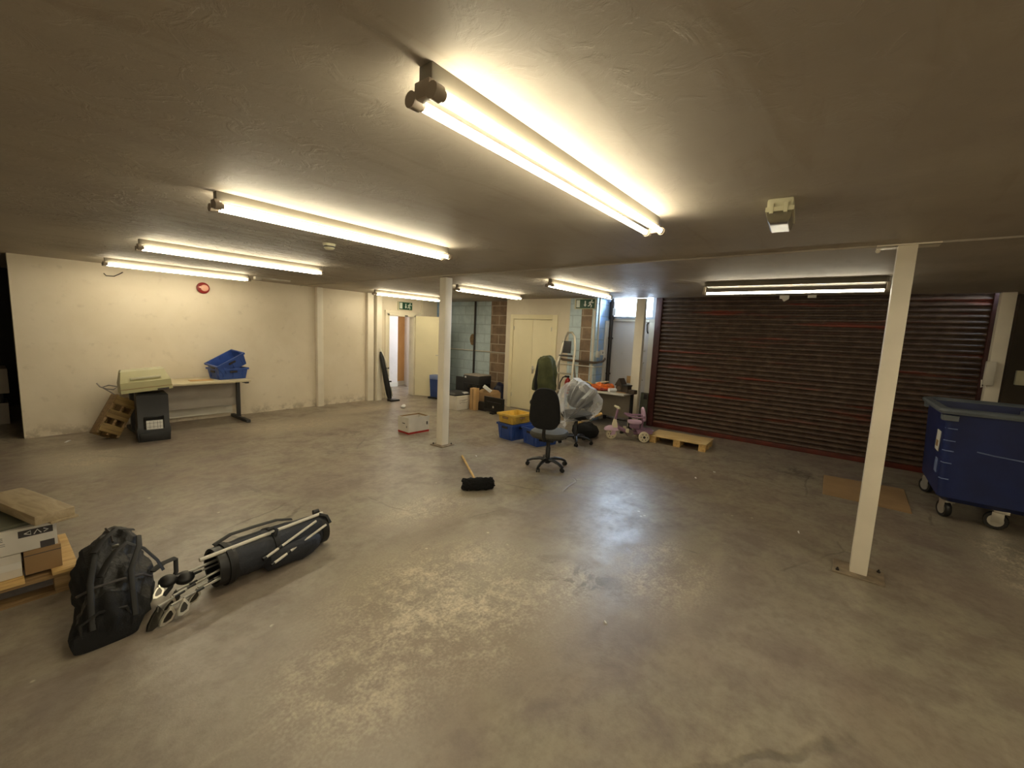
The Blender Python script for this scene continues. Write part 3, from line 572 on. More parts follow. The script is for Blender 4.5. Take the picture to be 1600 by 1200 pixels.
# white carton in the open
def carton(loc, rz, size, label, m='whitecard', inner='card', open_=True, name='cardboard_box', cat='box', flare=0.):
    d = thing(name, label, cat, loc, rz); L, W, Hh = size
    if open_:
        b = MB(); b.openbox(-L / 2, L / 2, -W / 2, W / 2, 0, Hh, .005, .006); b.build('carton', m, d)
        i = MB(); t = .0056
        i.loft([[(-L / 2 + t, -W / 2 + t, z), (L / 2 - t, -W / 2 + t, z), (L / 2 - t, W / 2 - t, z), (-L / 2 + t, W / 2 - t, z)] for z in (.012, Hh - .004)], cap=False).build('lining', inner, d)
    else: MB().bx(-L / 2, L / 2, -W / 2, W / 2, 0, Hh, .003).build('carton', m, d)
    return d
d = carton((4.3, 5.33, 0), R(-3), (.40, .29, .26), 'open white cardboard box with a red base edge, alone on the floor')
q = lambda z, e: [(-.2 + .006 - e, -.145 + .006 - e, z), (.2 - .006 + e, -.145 + .006 - e, z), (.2 - .006 + e, .145 - .006 + e, z), (-.2 + .006 - e, .145 - .006 + e, z)]
MB().loft([q(0, .0025), q(.03, .0025), q(.03, .0005), q(0, .0005)], loop=True).build('red_edge', 'red', d)
for x, y in ((-.201, .03), (0, 0)):
    if x: MB().bx(x - .0015, x + .001, -.05, .02, .155, .168, .001).build('hand_hole', 'pipe', d)
MB().bx(-.2025, -.2, -.1, -.085, .1, .13).bx(.14, .165, -.147, -.1445, .12, .17).build('printed_mark', 'ink', d, smooth=0)
tag(MB().ball((5.43, 7.07, .03), (.045, .05, .03), 10, 6).crumple(.02, 25, 2).build('paper_scrap', 'paper', None), 'crumpled white paper lying beyond the open white box', 'litter')

# ------------------------------------------------------------------ clutter in the blue alcove
d = carton((6.25, 6.38, 0), 0, (.42, .46, .27), 'white archive box with scribbled writing, right of the middle column', open_=False, cat='box', name='archive_box')
d.location = (6.28, 6.38, 0)
MB().bx(-.215, .215, -.235, .235, .265, .285, .003).build('lid', 'whitecard', d)
g = MB(); rr = random.Random(3)
for r_, z in ((0, .2), (1, .15)):
    pts = [(-.14 + .018 * k + .1 * (r_ == 0) * 0, -.2315, z + rr.uniform(-.018, .018)) for k in range(14)]
    g.tube(pts, .0025, 5)
g.build('handwriting', 'ink', d); MB().bx(.15, .2, -.2325, -.229, .02, .09).build('red_mark', 'red', d, smooth=0)
d = thing('laptop_tray', 'flat black tray lying on the white archive box', 'tray', (6.3, 6.45, .287)); MB().bx(-.22, .26, -.24, .26, 0, .02, .004).build('base', 'black', d); MB().loft([[(-.2, -.2, .02), (.22, -.2, .02), (.22, .22, .02), (-.2, .22, .02)], [(-.12, -.12, .06), (.2, -.12, .06), (.2, .2, .06), (-.12, .2, .06)]]).build('top', 'darkgrey', d); MB().bx(.06, .2, -.2, -.12, .02, .05, .003).build('tag', 'paper', d)
d = carton((6.42, 6.0, 0), R(5), (.12, .15, .46), 'tall narrow brown cardboard box beside the white archive box', 'card2', open_=False)
MB().bx(-.061, -.0605, -.02, .02, .02, .44).build('tape_seam', 'card', d, smooth=0)
d = carton((6.79, 5.93, 0), R(-4), (.3, .42, .34), 'brown cardboard box behind the black monitor', 'card', open_=False)
MB().loft([[(-.15, -.21, .342), (.15, -.21, .342), (.15, .21, .342), (-.15, .21, .342)], [(-.05, -.17, .4), (.12, -.17, .4), (.12, .17, .4), (-.05, .17, .4)]]).build('flaps', 'card', d)
tag(MB(TR((6.66, 5.86, .44), ry=R(35), rz=R(-60))).bx(-.1, .1, -.04, .04, -.03, .03, .006).build('white_carton_tube', 'paper'), 'small white packet sticking up from the brown box', 'packet')
d = thing('desktop_computer', 'black desktop computer tower lying behind the monitor', 'computer', (6.53, 5.86, 0), R(0)); MB().bx(-.06, .06, -.14, .16, 0, .17, .006).build('case', 'black', d); MB().bx(-.066, -.06, .08, .155, .01, .16, .002).build('front_panel', 'deskgrey', d)
d = thing('monitor', 'black computer monitor standing on the floor by the cupboard', 'monitor', (6.4, 5.44, 0), R(-5))
MB().bx(-.02, .02, -.275, .275, .03, .335, .006).build('frame', 'black', d); MB().bx(-.0215, -.0195, -.265, .265, .085, .325).build('screen', 'screen', d, smooth=0)
MB().bx(-.023, -.021, -.21, .21, .235, .242).build('stripe', 'darkgrey', d, smooth=0); MB().lathe([(.022, -.0235), (.022, -.021)], 16, 'X', (0, 0, .14)).build('badge', 'steel', d); MB().bx(-.07, .07, -.05, .05, 0, .03, .004).build('stand', 'black', d)
d = thing('printer', 'black printer with a pale top piled behind the cardboard boxes', 'printer', (7.2, 6.66, 0), R(0))
MB().bx(-.2, .2, -.24, .24, 0, .44, .008).build('stand', 'black', d); MB().bx(-.21, .21, -.25, .25, .44, .62, .02).build('body', 'darkgrey', d); MB().bx(-.2, .2, -.24, .24, .62, .645, .008).build('lid', 'deskgrey', d); MB().bx(-.215, -.2, -.22, .1, .3, .42, .004).build('paper_slot', 'screen', d); MB().bx(-.214, -.208, .15, .2, .56, .6, .002).build('sticker', 'paper', d)
d = thing('dark_board', 'dark grey panel standing left of the printer', 'panel', (7.2, 7.13, 0), R(4)); MB().bx(-.03, .03, -.19, .19, 0, .54, .005).build('board', 'darkgrey', d); MB().bx(-.034, -.03, -.17, .17, .02, .52).build('face', 'darkgrey', d, smooth=0)
tag(MB().ball((7.5, 6.18, .22), (.19, .17, .23), 20, 12).crumple(.07, 6, 4).build('rubbish_bag', 'bluebag'), 'dark blue plastic sack slumped against the bare blocks', 'bag')
tag(MB().ball((7.17, 6.1, .11), (.13, .13, .12), 18, 10).crumple(.05, 7, 9).build('black_sack', 'black'), 'black sack slumped in front of the dark blue sack', 'bag')
tag(MB().bx(7.25, 7.5, 7.45, 7.75, 0, .06, .006).bx(7.3, 7.45, 7.5, 7.7, .06, .14, .01).build('cable_reel_box', 'redrail'), 'dark reddish box low by the corner pipe', 'box')

# ------------------------------------------------------------------ crates in the middle
crate((5.2, 3.98, 0), R(-8), 'blue plastic crate under the yellow crate', L=.42, W=.33, Hh=.25, rim='blue')
crate((5.2, 3.98, .252), R(-7), 'yellow plastic crate nested on the blue crate', 'yellow', L=.42, W=.33, Hh=.15, rim='yellow')
crate((5.22, 3.5, 0), R(-16), 'blue plastic crate right of the yellow crate, behind the black chair', L=.42, W=.36, Hh=.25)

# ------------------------------------------------------------------ chairs
def office_chair(loc, rz, label, a0=0, seat='grey_seat', back='black2', sh=.40, bz=(.50, .97), bw=(.17, .14), back_x=-.2, lean=.06, name='office_chair', spin=None):
    d = thing(name, label, 'chair', (loc[0], loc[1], 0), rz)
    MB(TR((.02, 0, 0))).pad(.225, .23, sh - .02, sh + .075, e=2.7, k=.78, top=lambda x, y: .02 * (x / .22) ** 2 * 0).build('seat', seat, d)
    MB().bx(-.12, .12, -.09, .09, sh - .055, sh - .015, .008).build('mechanism', 'black', d)
    h = bz[1] - bz[0]; m = (bz[0] + bz[1]) / 2
    shape = lambda x, y: (x, y * (1 - .14 * (x / (h / 2)) - (.06 if x < -.35 * h else 0)))
    MB(TR((back_x - lean * .3, 0, m), ry=R(-90) - lean)).pad(h / 2, bw[0], -.035, .03, e=3.2, k=.86, shape=shape).build('backrest', back, d)
    MB().tube([(-.08, 0, sh - .04), (back_x + .02, 0, sh - .03), (back_x - .02, 0, sh + .04), (back_x - .01, 0, bz[0] + .05)], .022, 8, flat=.5).build('back_bracket', 'black', d)
    MB().lathe([(.03, .09), (.03, .25), (.024, .26), (.024, sh - .05)], 16).build('gas_column', 'black', d)
    MB().lathe([(.03, .055), (.045, .07), (.045, .115), (.032, .125)], 16).build('hub', 'black', d)
    for k in range(5):
        a = a0 - rz + k * 2 * PI / 5; c, s = math.cos(a), math.sin(a)
        lg = MB().tube([(c * r_, s * r_, z) for r_, z in ((.03, .1), (.1, .108), (.19, .09), (.245, .066), (.26, .058))], [.026, .026, .022, .019, .014], 8, flat=.8).build('leg', 'black', d)
        w = MB(TR((c * .25, s * .25, .026), rz=a + .6 * k))
        for y in (-.014, .014): w.lathe([(.012, y - .009), (.024, y - .008), (.026, y), (.024, y + .008), (.012, y + .009)], 14, 'Y')
        w.cyl((0, 0, 0), (0, 0, .035), .008, n=8).build('castor', 'black', lg)
    return d
office_chair((4.34, 2.78), R(16), 'black swivel office chair standing alone mid-floor, grey dusty seat', R(115), bz=(.52, 1.02), bw=(.185, .15), back_x=-.20)
office_chair((5.66, 3.14), R(200), 'dark office chair wrapped in a clear plastic bag', R(-75), seat='black2', sh=.42, bz=(.5, .93), bw=(.2, .15), lean=.25)
ch = office_chair((5.98, 3.98), R(215), 'high office chair under the olive coat, behind the black chair', R(20), seat='black2', sh=.45, bz=(.58, 1.2), bw=(.17, .14), lean=.05)
# olive coat draped over the high chair's back
def drape(cx, cy, rz, prof, n=36, fold=.02, seed=1):
    b = MB(TR((cx, cy, 0), rz=rz)); rings = []
    for z, rx, ry, ox in prof:
        ring = []
        for k in range(n):
            a = 2 * PI * k / n; f = 1 + fold / max(rx, .05) * math.sin(a * 5 + z * 4 + seed) * min(1., (1.28 - z) * 4)
            ring.append((ox + rx * f * math.cos(a), ry * f * math.sin(a), z + .012 * math.sin(a * 3 + seed)))
        rings.append(ring)
    return b.loft(rings)
tag(drape(6.19, 4.10, R(215), [(.66, .10, .185, .0), (.67, .105, .19, 0), (.8, .11, .185, 0), (.95, .105, .17, 0), (1.08, .095, .155, 0), (1.18, .085, .14, 0), (1.225, .07, .11, .0), (1.25, .04, .06, 0)]).sub(1).crumple(.02, 8, 3).build('coat', 'olive'), 'olive green coat draped over a high chair back, behind the black chair', 'coat')
tag(MB().bx(5.66, 5.67, 3.715, 3.735, .62, .70, .003, None).bx(5.66, 5.67, 3.67, 3.69, .62, .70, .003).build('coat_strap', 'paper'), 'two small white straps hanging below the olive coat', 'strap')
# clear bag round the second chair
def film_bag():
    b = MB(); K = V((5.36, 3.17, .37)); C0 = V((5.68, 3.13, .56)); n = 96; rings = []
    axis = (C0 - K).normalized(); u = axis.cross(V((0, 0, 1))).normalized(); w = u.cross(axis)
    for t, r in ((-.12, .07), (-.05, .04), (0, .014), (.05, .06), (.14, .15), (.26, .26), (.38, .31), (.5, .31), (.6, .26), (.66, .16), (.68, .04)):
        ring = []
        for k in range(n):
            a = 2 * PI * k / n; pl = 1 + (.20 * (abs(math.sin(a * 6.5)) - .6) + .10 * math.sin(a * 8 + 1.3) + .05 * math.sin(a * 19)) * (1 if t < .3 else .45)
            hz = math.sin(a); rr = r * pl * (1 + .34 * max(0, hz) - .34 * max(0, -hz)); rr *= 1 + .18 * max(0, math.cos(a - R(-10))) ** 6
            p = K + axis * t + u * math.cos(a) * rr * .98 + w * math.sin(a) * rr
            ring.append(p)
        rings.append(ring)
    return b.loft(rings).crumple(.03, 6, 5)
tag(film_bag().build('plastic_bag', 'film', smooth=28), 'clear plastic bag gathered round the second office chair', 'plastic bag')

# ------------------------------------------------------------------ step ladder, extinguisher, far table
d = thing('step_ladder', 'aluminium stepladder with a hooped top against the far wall', 'stepladder', (6.93, 4.17, 0))
L1 = [(-.28, .34, .0), (-.14, .235, .62), (0.0, .13, 1.24), (.03, .11, 1.4), (.06, .075, 1.6), (.07, .03, 1.69), (.07, -.06, 1.69), (.06, -.12, 1.62), (.03, -.165, 1.4), (0, -.175, 1.24), (-.14, -.215, .62), (-.28, -.25, 0)]
L1 = [(x, y - .02, z) for x, y, z in L1]
MB().tube(L1, .024, 8, flat=.7).build('front_frame', 'alu', d)
for s in (-1, 1): MB().tube([(.0, -.02 + s * .15, 1.27), (.2, -.02 + s * .26, .0)], .015, 8).build('rear_leg', 'alu', d)
for z, x, a in ((.3, -.21, .27), (.6, -.145, .23), (.92, -.07, .19)): MB().bx(x - .05, x + .05, -.0 - a, .04 + a - .02, z - .012, z + .012, .004).build('step', 'alu', d)
MB().bx(-.02, .12, -.16, .13, 1.235, 1.265, .004).build('platform', 'darkgrey', d)
MB().bx(.03, .045, -.09, .10, 1.3, 1.53, .004).build('back_plate', 'darkgrey', d)
d = thing('fire_extinguisher', 'red fire extinguisher with a black hose on the wall behind the stepladder', 'fire extinguisher', (7.2, 4.24, .5))
MB().lathe([(.05, 0), (.06, .015), (.06, .23), (.045, .28), (.02, .3), (.02, .315)], 20).build('cylinder', 'extred', d); MB().bx(-.02, .02, -.02, .07, .31, .35, .006).build('valve', 'black', d); MB().bx(.05, .1, -.03, .03, .1, .13, .003).build('wall_bracket', 'black', d)
MB().tube([(0, .05, .33), (-.01, .11, .31), (-.03, .16, .2), (-.04, .165, .0), (-.04, .12, -.2)], .013).build('hose', 'black', d)
d = thing('side_table', 'grey topped table under the window with an orange heap on it', 'table', (7.0, 3.42, 0))
MB().bx(-.25, .26, -.55, .42, .655, .682, .004).build('table_top', 'tabletop', d); MB().bx(.18, .20, -.5, .38, .2, .655, .002).build('back_panel', 'tablepanel', d)
for y in (-.52, .38): MB().bx(-.2, .24, y - .02, y + .02, 0, .04, .004).bx(.15, .21, y - .02, y + .02, .04, .655, .004).build('leg', 'black', d)
g = MB()
for k in range(16):
    rr = random.Random(k + 40); g.ball((6.98 + rr.uniform(-.08, .08), 3.41 + rr.uniform(-.15, .17), .725 + rr.uniform(-.01, .05)), (.06, .07, .038), 10, 7)
tag(g.crumple(.03, 16, 2).build('orange_netting', 'orange'), 'heap of bright orange netting on the grey table', 'netting')
g = MB()
for k in range(9):
    rr = random.Random(k + 80); g.ball((6.9 + rr.uniform(-.06, .03), 3.42 + rr.uniform(-.17, .2), .705 + rr.uniform(0, .008)), (.05, .06, .02), 10, 7)
tag(g.crumple(.015, 16, 3).build('red_netting', 'darkorange'), 'dark red netting under the orange heap on the table', 'netting')
tag(MB(TR((7.02, 3.42, .82), rz=R(70), ry=R(12))).bx(-.14, .14, -.035, .035, -.012, .012, .008).build('white_strap', 'creamplastic'), 'pale folded strap on top of the orange netting', 'strap')
tag(MB().ball((7.08, 3.74, .735), (.09, .1, .055), 14, 8).crumple(.03, 12, 6).build('yellow_bag', 'yelloworange'), 'small yellow bag on the table left of the orange heap', 'bag')
tag(MB().cyl((6.86, 3.2, .716), (7.06, 3.1, .716), .033, n=16).build('paper_roll', 'paper'), 'white paper roll on the table beside the model house', 'paper roll')
d = thing('model_house', 'dark carved model house with a clock-like round front on the table', 'ornament', (7.02, 3.0, .682), R(-12))
MB().bx(-.06, .06, .0, .12, 0, .14, .003).bx(-.05, .06, -.12, .0, 0, .12, .003).bx(-.04, .06, -.24, -.12, 0, .07, .003).build('walls', 'darkwood', d)
MB().prism([(-.02, .12), (.06, .25), (.14, .12)], -.08, .08, 'X').build('roof', 'darkwood', d); MB().bx(-.07, .07, -.13, -.005, .12, .145, .004).build('roof', 'black', d)
MB().lathe([(.022, -.064), (.038, -.064), (.038, -.06), (.022, -.06)], 18, 'X', (0, .06, .075)).build('dial', 'copper', d); MB().bx(-.075, -.06, -.1, .1, 0, .015, .003).build('base_edge', 'card', d)
tag(MB().bx(SH - .0, SH + .011, 3.18, 3.33, .76, .9, .002, None).build('taped_note', 'card2'), 'brown card note fixed to the white door above the table', 'note')
d = thing('leaning_plank', 'grey-green plank leaning on the door frame behind the column', 'plank', (7.8, 2.92, 0)); d.rotation_euler = (0, R(4), 0); MB().bx(-.02, .02, -.07, .07, 0, .62, .003).build('board', 'greenboard', d); MB().bx(-.04, .02, -.06, -.0, .5, .6, .004).build('bracket', 'pipe', d)
tag(MB().ball((6.12, 3.22, .11), (.19, .2, .12), 22, 12).crumple(.05, 6, 8).build('dark_bag', 'black2'), 'black bag slumped on the floor in front of the table', 'bag')
tag(MB(TR((6.2, 3.2, .30), rz=R(-50), ry=R(-25))).bx(-.22, .22, -.045, .045, -.012, .012, .003).build('orange_batten', 'wood'), 'orange-brown wooden batten propped on the black bag', 'batten')

# ------------------------------------------------------------------ tricycle
A = V((6.33, 2.86, 0)); B = V((6.62, 2.46, 0)); hd = A - B; rz = math.atan2(hd.y, hd.x); Lb = hd.length
d = thing('tricycle', 'pink and lilac toddler tricycle beside the pale wooden pallet', 'tricycle', tuple(B), rz)
def wheel(p, r, nm='wheel', par=d):
    w = MB(TR(p)).lathe([(r * .3, -.022), (r * .88, -.024), (r, -.016), (r, .016), (r * .88, .024), (r * .3, .022)], 28, 'Y').build(nm, 'creamplastic', par)
    MB(TR(p)).lathe([(.0, -.03), (.02, -.03), (.02, .03), (0.001, .03)], 12, 'Y').build('hub', 'pipe', w)
    g = MB(TR(p))
    for k in range(6):
        a = k * PI / 3; g.lathe([(.008, -.0255), (.008, .0255)], 8, 'Y', (r * .58 * math.cos(a), 0, r * .58 * math.sin(a)))
    g.build('hole', 'ink', w)
wheel((0, .13, .085), .085); wheel((0, -.13, .085), .085); wheel((Lb, 0, .085), .085, 'front_wheel')
MB().tube([(0, .13, .085), (0, -.13, .085)], .012).build('axle', 'purple', d)
MB().tube([(-.02, 0, .13), (.1, 0, .12), (.25, 0, .13), (Lb - .1, 0, .2), (Lb - .07, 0, .26)], .032, 10).build('frame', 'purple', d)
MB().prism([(-.13, .13), (.1, .13), (.12, .19), (-.15, .19)], -.11, .11).build('rear_basket', 'purple', d)
MB().loft([[(Lb + x * s, y * s, z) for x, y in ((-.10, -.05), (.11, -.045), (.11, .045), (-.10, .05))] for z, s in ((.15, 1.05), (.19, .9), (.225, .4))]).build('mudguard', 'lilac', d)
MB().prism([(Lb - .06, .09), (Lb + .02, .06), (Lb - .02, .17), (Lb - .07, .2)], -.04, .04).build('fork', 'lilac', d)
MB().loft([[(Lb - .04 + o_, y * s, z) for o_, y in ((-.05 * s, -.05), (.03 * s, -.05), (.03 * s, .05), (-.05 * s, .05))] for z, s in ((.2, 1.), (.27, .8), (.33, .45))]).build('head_cover', 'creamplastic', d)
MB().tube([(Lb - .05, 0, .3), (Lb - .08, 0, .5)], .02).build('stem', 'purple', d)
MB().tube([(Lb - .06, .15, .54), (Lb - .09, .06, .51), (Lb - .09, -.06, .51), (Lb - .06, -.15, .52)], [.016, .024, .024, .016], 10).build('handlebar', 'creamplastic', d)
MB(TR((.13, 0, 0))).pad(.11, .09, .27, .33, e=3, k=.75).build('seat', 'lilac', d)
MB(TR((.0, 0, .43), ry=R(-80))).pad(.12, .085, -.02, .02, e=2.4, k=.8).build('seat_back', 'lilac', d)
MB().tube([(.02, 0, .18), (.0, 0, .42)], .022).build('seat_post', 'purple', d); MB().bx(.06, .2, -.06, .06, .2, .275, .01).build('seat_base', 'purple', d)
MB().tube([(.0, .1, .40), (.14, .13, .39), (.26, .1, .41), (.3, 0, .43), (.26, -.1, .41), (.14, -.13, .39), (0, -.1, .40)], .016).build('safety_ring', 'purple', d)
MB().bx(.24, .28, -.13, -.06, .14, .2, .006).bx(.24, .28, .06, .13, .14, .2, .006).build('pedal', 'creamplastic', d)
MB().lathe([(.05, -.05), (.06, -.03), (.06, .03), (.05, .05)], 16, 'Y', (.2, 0, .11)).build('motor_box', 'greyplastic', d)

# ------------------------------------------------------------------ pallets and cardboard
def pallet(loc, rz, L, W, label, m='wood2', deck='wood2', solid=False, hh=.13):
    d = thing('pallet', label, 'pallet', loc, rz)
    if solid: MB().bx(-W / 2, W / 2, -L / 2, L / 2, hh - .016, hh, .002).build('deck', deck, d)
    else:
        n = 6
        for k in range(n): x = -W / 2 + .06 + k * (W - .12) / (n - 1); MB().bx(x - .055, x + .055, -L / 2, L / 2, hh - .02, hh, .002).build('deck_board', deck, d)
    for y in (-L / 2 + .06, 0, L / 2 - .06):
        for x in (-W / 2 + .06, 0, W / 2 - .06): MB().bx(x - .05, x + .05, y - .05, y + .05, .018 if not solid else 0, hh - (.04 if not solid else .016), .002).build('block', m, d)
        if not solid: MB().bx(-W / 2, W / 2, y - .05, y + .05, hh - .04, hh - .02, .002).build('stringer', m, d); MB().bx(-W / 2, W / 2, y - .05, y + .05, 0, .018, .002).build('bottom_board', m, d)
    return d
pallet((6.88, 1.92, 0), R(2), .86, .52, 'small pallet with a pale solid plywood top in front of the shutter', 'wood', 'ply', True, .12)
tag(MB().prism([(5.81, .04), (6.68, .06), (6.74, -.71), (5.79, -.70)], .0005, .006, 'Z').build('cardboard_sheet', 'card'), 'flat brown cardboard sheet on the floor behind the right column', 'cardboard')
p = pallet((-.29, 3.81, 0), 0, .6, 1.2, 'wooden pallet carrying the cartons at the left edge', 'wood2', 'wood', hh=.14)  # paler deck over browner sides paints in the light falling on top
def box_thing(x0, x1, y0, y1, z0, z1, m, label, name='cardboard_box', cat='box'):
    d = thing(name, label, cat, ((x0 + x1) / 2, (y0 + y1) / 2, z0)); a, b = (x1 - x0) / 2, (y1 - y0) / 2
    MB().bx(-a, a, -b, b, 0, z1 - z0, .003).build('carton', m, d); return d, a, b, z1 - z0
d, a, b, h_ = box_thing(-.7, .085, 3.58, 3.98, .142, .28, 'whitecard', 'plain white carton on the pallet, left of the brown carton')
MB().bx(-a, a, -b - .0012, -b, h_ * .5 - .02, h_ * .5 + .02).build('tape', 'label', d, smooth=0)
d, a, b, h_ = box_thing(.095, .243, 3.57, 3.97, .142, .283, 'card', 'small brown carton on the pallet edge beside the black holdall')
MB().bx(-a, a, -b - .0012, -b, h_ - .03, h_ - .026).build('flap_edge', 'ink', d, smooth=0)
d, a, b, h_ = box_thing(-.75, .232, 3.575, 3.97, .285, .425, 'whitecard', 'long white carton with grey printing lying across the pallet stack', 'printed_carton')
MB(TR((0, -b, 0))).bx(a - .15, a - .015, -.0012, 0, .085, .125).build('logo_panel', 'ink', d, smooth=0)
g = MB(TR((a - .082, -b - .0014, .105), rx=R(90))); g.tube([(-.045, 0, 0), (-.02, .012, 0), (-.02, -.01, 0), (-.045, 0, 0)], .003, 5).tube([(-.008, -.012, 0), (.006, .012, 0), (.02, -.012, 0)], .003, 5).tube([(.03, .01, 0), (.048, 0, 0), (.03, -.01, 0)], .003, 5).build('logo_mark', 'label', d)
MB().text('CE', .032, TR((a - .225, -b - .0006, .095), rx=R(90)), .0006).build('approval_mark', 'ink', d, smooth=0)
g = MB(TR((0, -b, 0)))
for z, x0, x1 in ((.07, -.34, -.2), (.06, -.32, -.2), (.05, -.34, -.24)): g.bx(a + x0, a + x1, -.001, 0, z - .002, z + .002)
g.build('small_print', 'ink2', d, smooth=0)
MB(TR((0, -b, 0))).bx(a - .07, a - .012, -.0012, 0, .0, .04).bx(a - .6, a - .39, -.0012, 0, .07, .105).build('dark_print', 'ink', d, smooth=0)
d, a, b, h_ = box_thing(-.6, .255, 3.975, 4.1, .142, .40, 'card', 'plain brown carton standing behind the printed white carton')
ang = math.atan2(.96, -.27)
d = thing('grey_board', 'thick grey-brown board laid askew on top of the carton stack', 'board', (.235, 3.5, .462), ang)
MB().bx(-.02, .62, -.07, .10, 0, .055, .006).bx(-.03, .3, -.08, .04, -.012, .002, .004).build('board', 'greyslab', d)
d = thing('dark_slab', 'dark grey slabs under the askew board on the carton stack', 'board', (-.2, 3.76, .427), R(6))
MB().bx(-.42, .36, -.19, .2, 0, .022, .004).build('slab', 'greenboard', d)
# ------------------------------------------------------------------ holdall
def holdall():
    prof = [(2.765, .315, .125, .05), (2.785, .32, .14, .13), (2.84, .335, .158, .185), (2.96, .375, .178, .245), (3.12, .41, .19, .305), (3.26, .435, .188, .345), (3.38, .455, .168, .355), (3.47, .47, .13, .33), (3.53, .48, .07, .25)]
    b = MB(); n = 40; rings = []
    for y, cx, hw, h in prof:
        ring = []
        for k in range(n):
            a = 2 * PI * k / n; c, s = math.cos(a), math.sin(a); e = 2.6
            x = hw * math.copysign(abs(c) ** (2 / e), c); z = h * .5 + h * .5 * math.copysign(abs(s) ** (2 / e), s)
            ring.append((x * (1.0 - .3 * (z / max(h, .01)) ** 2), y, z))
        rings.append([(cx + x, yy - .12 * (x / .22) * 0, z) for x, yy, z in ring])
    return b.loft(rings)
d = thing('holdall', 'large black nylon holdall slumped beside the golf bag', 'bag', (.34, 3.1, 0))
T0 = MX.Translation((-.34, -3.1, 0))
hb = holdall(); hb.bm.transform(T0); hb.sub(1); up_ = lambda c: c.z > .07
hb.crumple(.05, 5, 3, up_).crumple(.034, 10.5, 5, up_); hb.sub(1, .5).crumple(.006, 26, 8, up_)
for v in hb.bm.verts: v.co.z = max(v.co.z, 0)
for f in hb.bm.faces:  # shade painted in: blacker material on the front, foot and left faces
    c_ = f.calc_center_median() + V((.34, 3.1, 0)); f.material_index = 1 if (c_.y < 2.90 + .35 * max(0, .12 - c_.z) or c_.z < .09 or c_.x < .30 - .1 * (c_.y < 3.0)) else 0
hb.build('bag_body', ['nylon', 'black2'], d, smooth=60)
MB(T0).tube([(.23, 2.78, .05), (.23, 2.79, .14), (.30, 2.80, .17), (.40, 2.80, .15), (.43, 2.79, .05)], .008, 6).build('end_piping', 'strap', d)
MB(T0).tube([(.33, 2.98, .27), (.37, 3.04, .31), (.42, 3.10, .345), (.47, 3.14, .355), (.54, 3.12, .30), (.59, 3.08, .22), (.61, 3.05, .16)], .016, 8, flat=.25).build('carry_strap', 'strap', d)
MB(T0).tube([(.33, 3.14, .345), (.38, 3.22, .375), (.45, 3.28, .40), (.53, 3.3, .36)], .016, 8, flat=.25).build('carry_strap', 'strap', d)
for x0, x1, hh in ((.27, .31, 0), (.43, .50, .01)): MB(T0).tube([(x0, 2.775, .10), (x0 + .005, 2.83, .20 + hh), (x0 + .02, 2.95, .26 + hh), (x1 + .02, 3.12, .315 + hh), (x1 + .04, 3.24, .325 + hh)], .014, 8, flat=.5).build('webbing_strap', 'strap', d)
MB(T0).tube([(.24, 2.98, .20), (.30, 2.93, .245), (.40, 2.92, .25), (.50, 2.96, .22), (.55, 3.02, .16)], .007, 6).build('pocket_seam', 'ink', d)
MB(T0).tube([(.56, 3.08, .16), (.62, 3.12, .17), (.69, 3.14, .17)], .025, 8, flat=.2).build('shoulder_strap', 'strap', d)
MB(T0).tube([(.69, 3.14, .165), (.68, 3.1, .1), (.64, 3.06, .03), (.6, 3.03, .01)], .012, 8, flat=.3).build('shoulder_strap', 'strap', d)
MB(T0).tube([(.42, 3.40, .37), (.425, 3.3, .375), (.42, 3.2, .355)], .006, 6).build('zip', 'pipe', d)
MB(T0).bx(.40, .43, 3.08, 3.1, .365, .38, .004).build('buckle', 'darksteel', d)

# ------------------------------------------------------------------ golf bag and clubs
P0 = V((.85, 2.93, .13)); P1 = V((1.52, 3.0, .115)); ax = (P1 - P0).normalized(); sd = V((-ax.y, ax.x, 0)).normalized(); upv = ax.cross(sd) * -1
upv = V((0, 0, 1)) - ax * ax.z; upv.normalize(); sd = ax.cross(upv)      # sd points to the camera side
Lg = (P1 - P0).length
d = thing('golf_bag', 'navy and black golf stand bag lying on the floor', 'golf bag', (1.18, 2.96, 0)); TG = MX.Translation((-1.18, -2.96, 0))
def gring(t, r, sag=1., n=28, wob=0.): return [P0 + ax * t + (upv * math.sin(2 * PI * k / n) * r * sag + sd * math.cos(2 * PI * k / n) * r) * (1 + wob * math.sin(3 * 2 * PI * k / n + t * 9)) for k in range(n)]
b = MB(TG); b.loft([gring(t, r, 1., wob=.03) for t, r in ((.05, .118), (.15, .122), (.3, .125), (.45, .122), (.58, .115), (Lg, .108))]); b.sub(1, .6).crumple(.012, 12, 2).build('bag_body', 'navy', d, smooth=60)
b = MB(TG); b.loft([gring(t, r) for t, r in ((-.03, .118), (.06, .124), (.07, .124), (.07, .1), (-.03, .1))], loop=True); b.build('top_cuff', 'black', d)
MB(TG).loft([gring(t, r) for t, r in ((Lg - .02, .108), (Lg + .03, .112), (Lg + .04, .09))]).build('base_cap', 'black', d)
for t in (.02, .30): MB(TG).loft([gring(t + q, r) for q, r in ((0, .118), (0, .132), (.03, .132), (.03, .118))], loop=True).build('band', 'strap', d)
b = MB(TG); rings = []
for t, w_, o_ in ((.22, .02, .1), (.25, .07, .15), (.4, .085, .165), (.56, .08, .155), (.62, .05, .12)):
    rings.append([P0 + ax * t + sd * (o_ * .65 + .06 * math.cos(a) * (o_ / .16)) + upv * (-.035 + w_ * math.sin(a)) for a in [2 * PI * k / 20 for k in range(20)]])
b.loft(rings).sub(1, .6).crumple(.015, 12, 6); b.build('side_pocket', 'navy', d, smooth=60)
def gp(t, s_, u): return P0 + ax * t + sd * s_ + upv * u
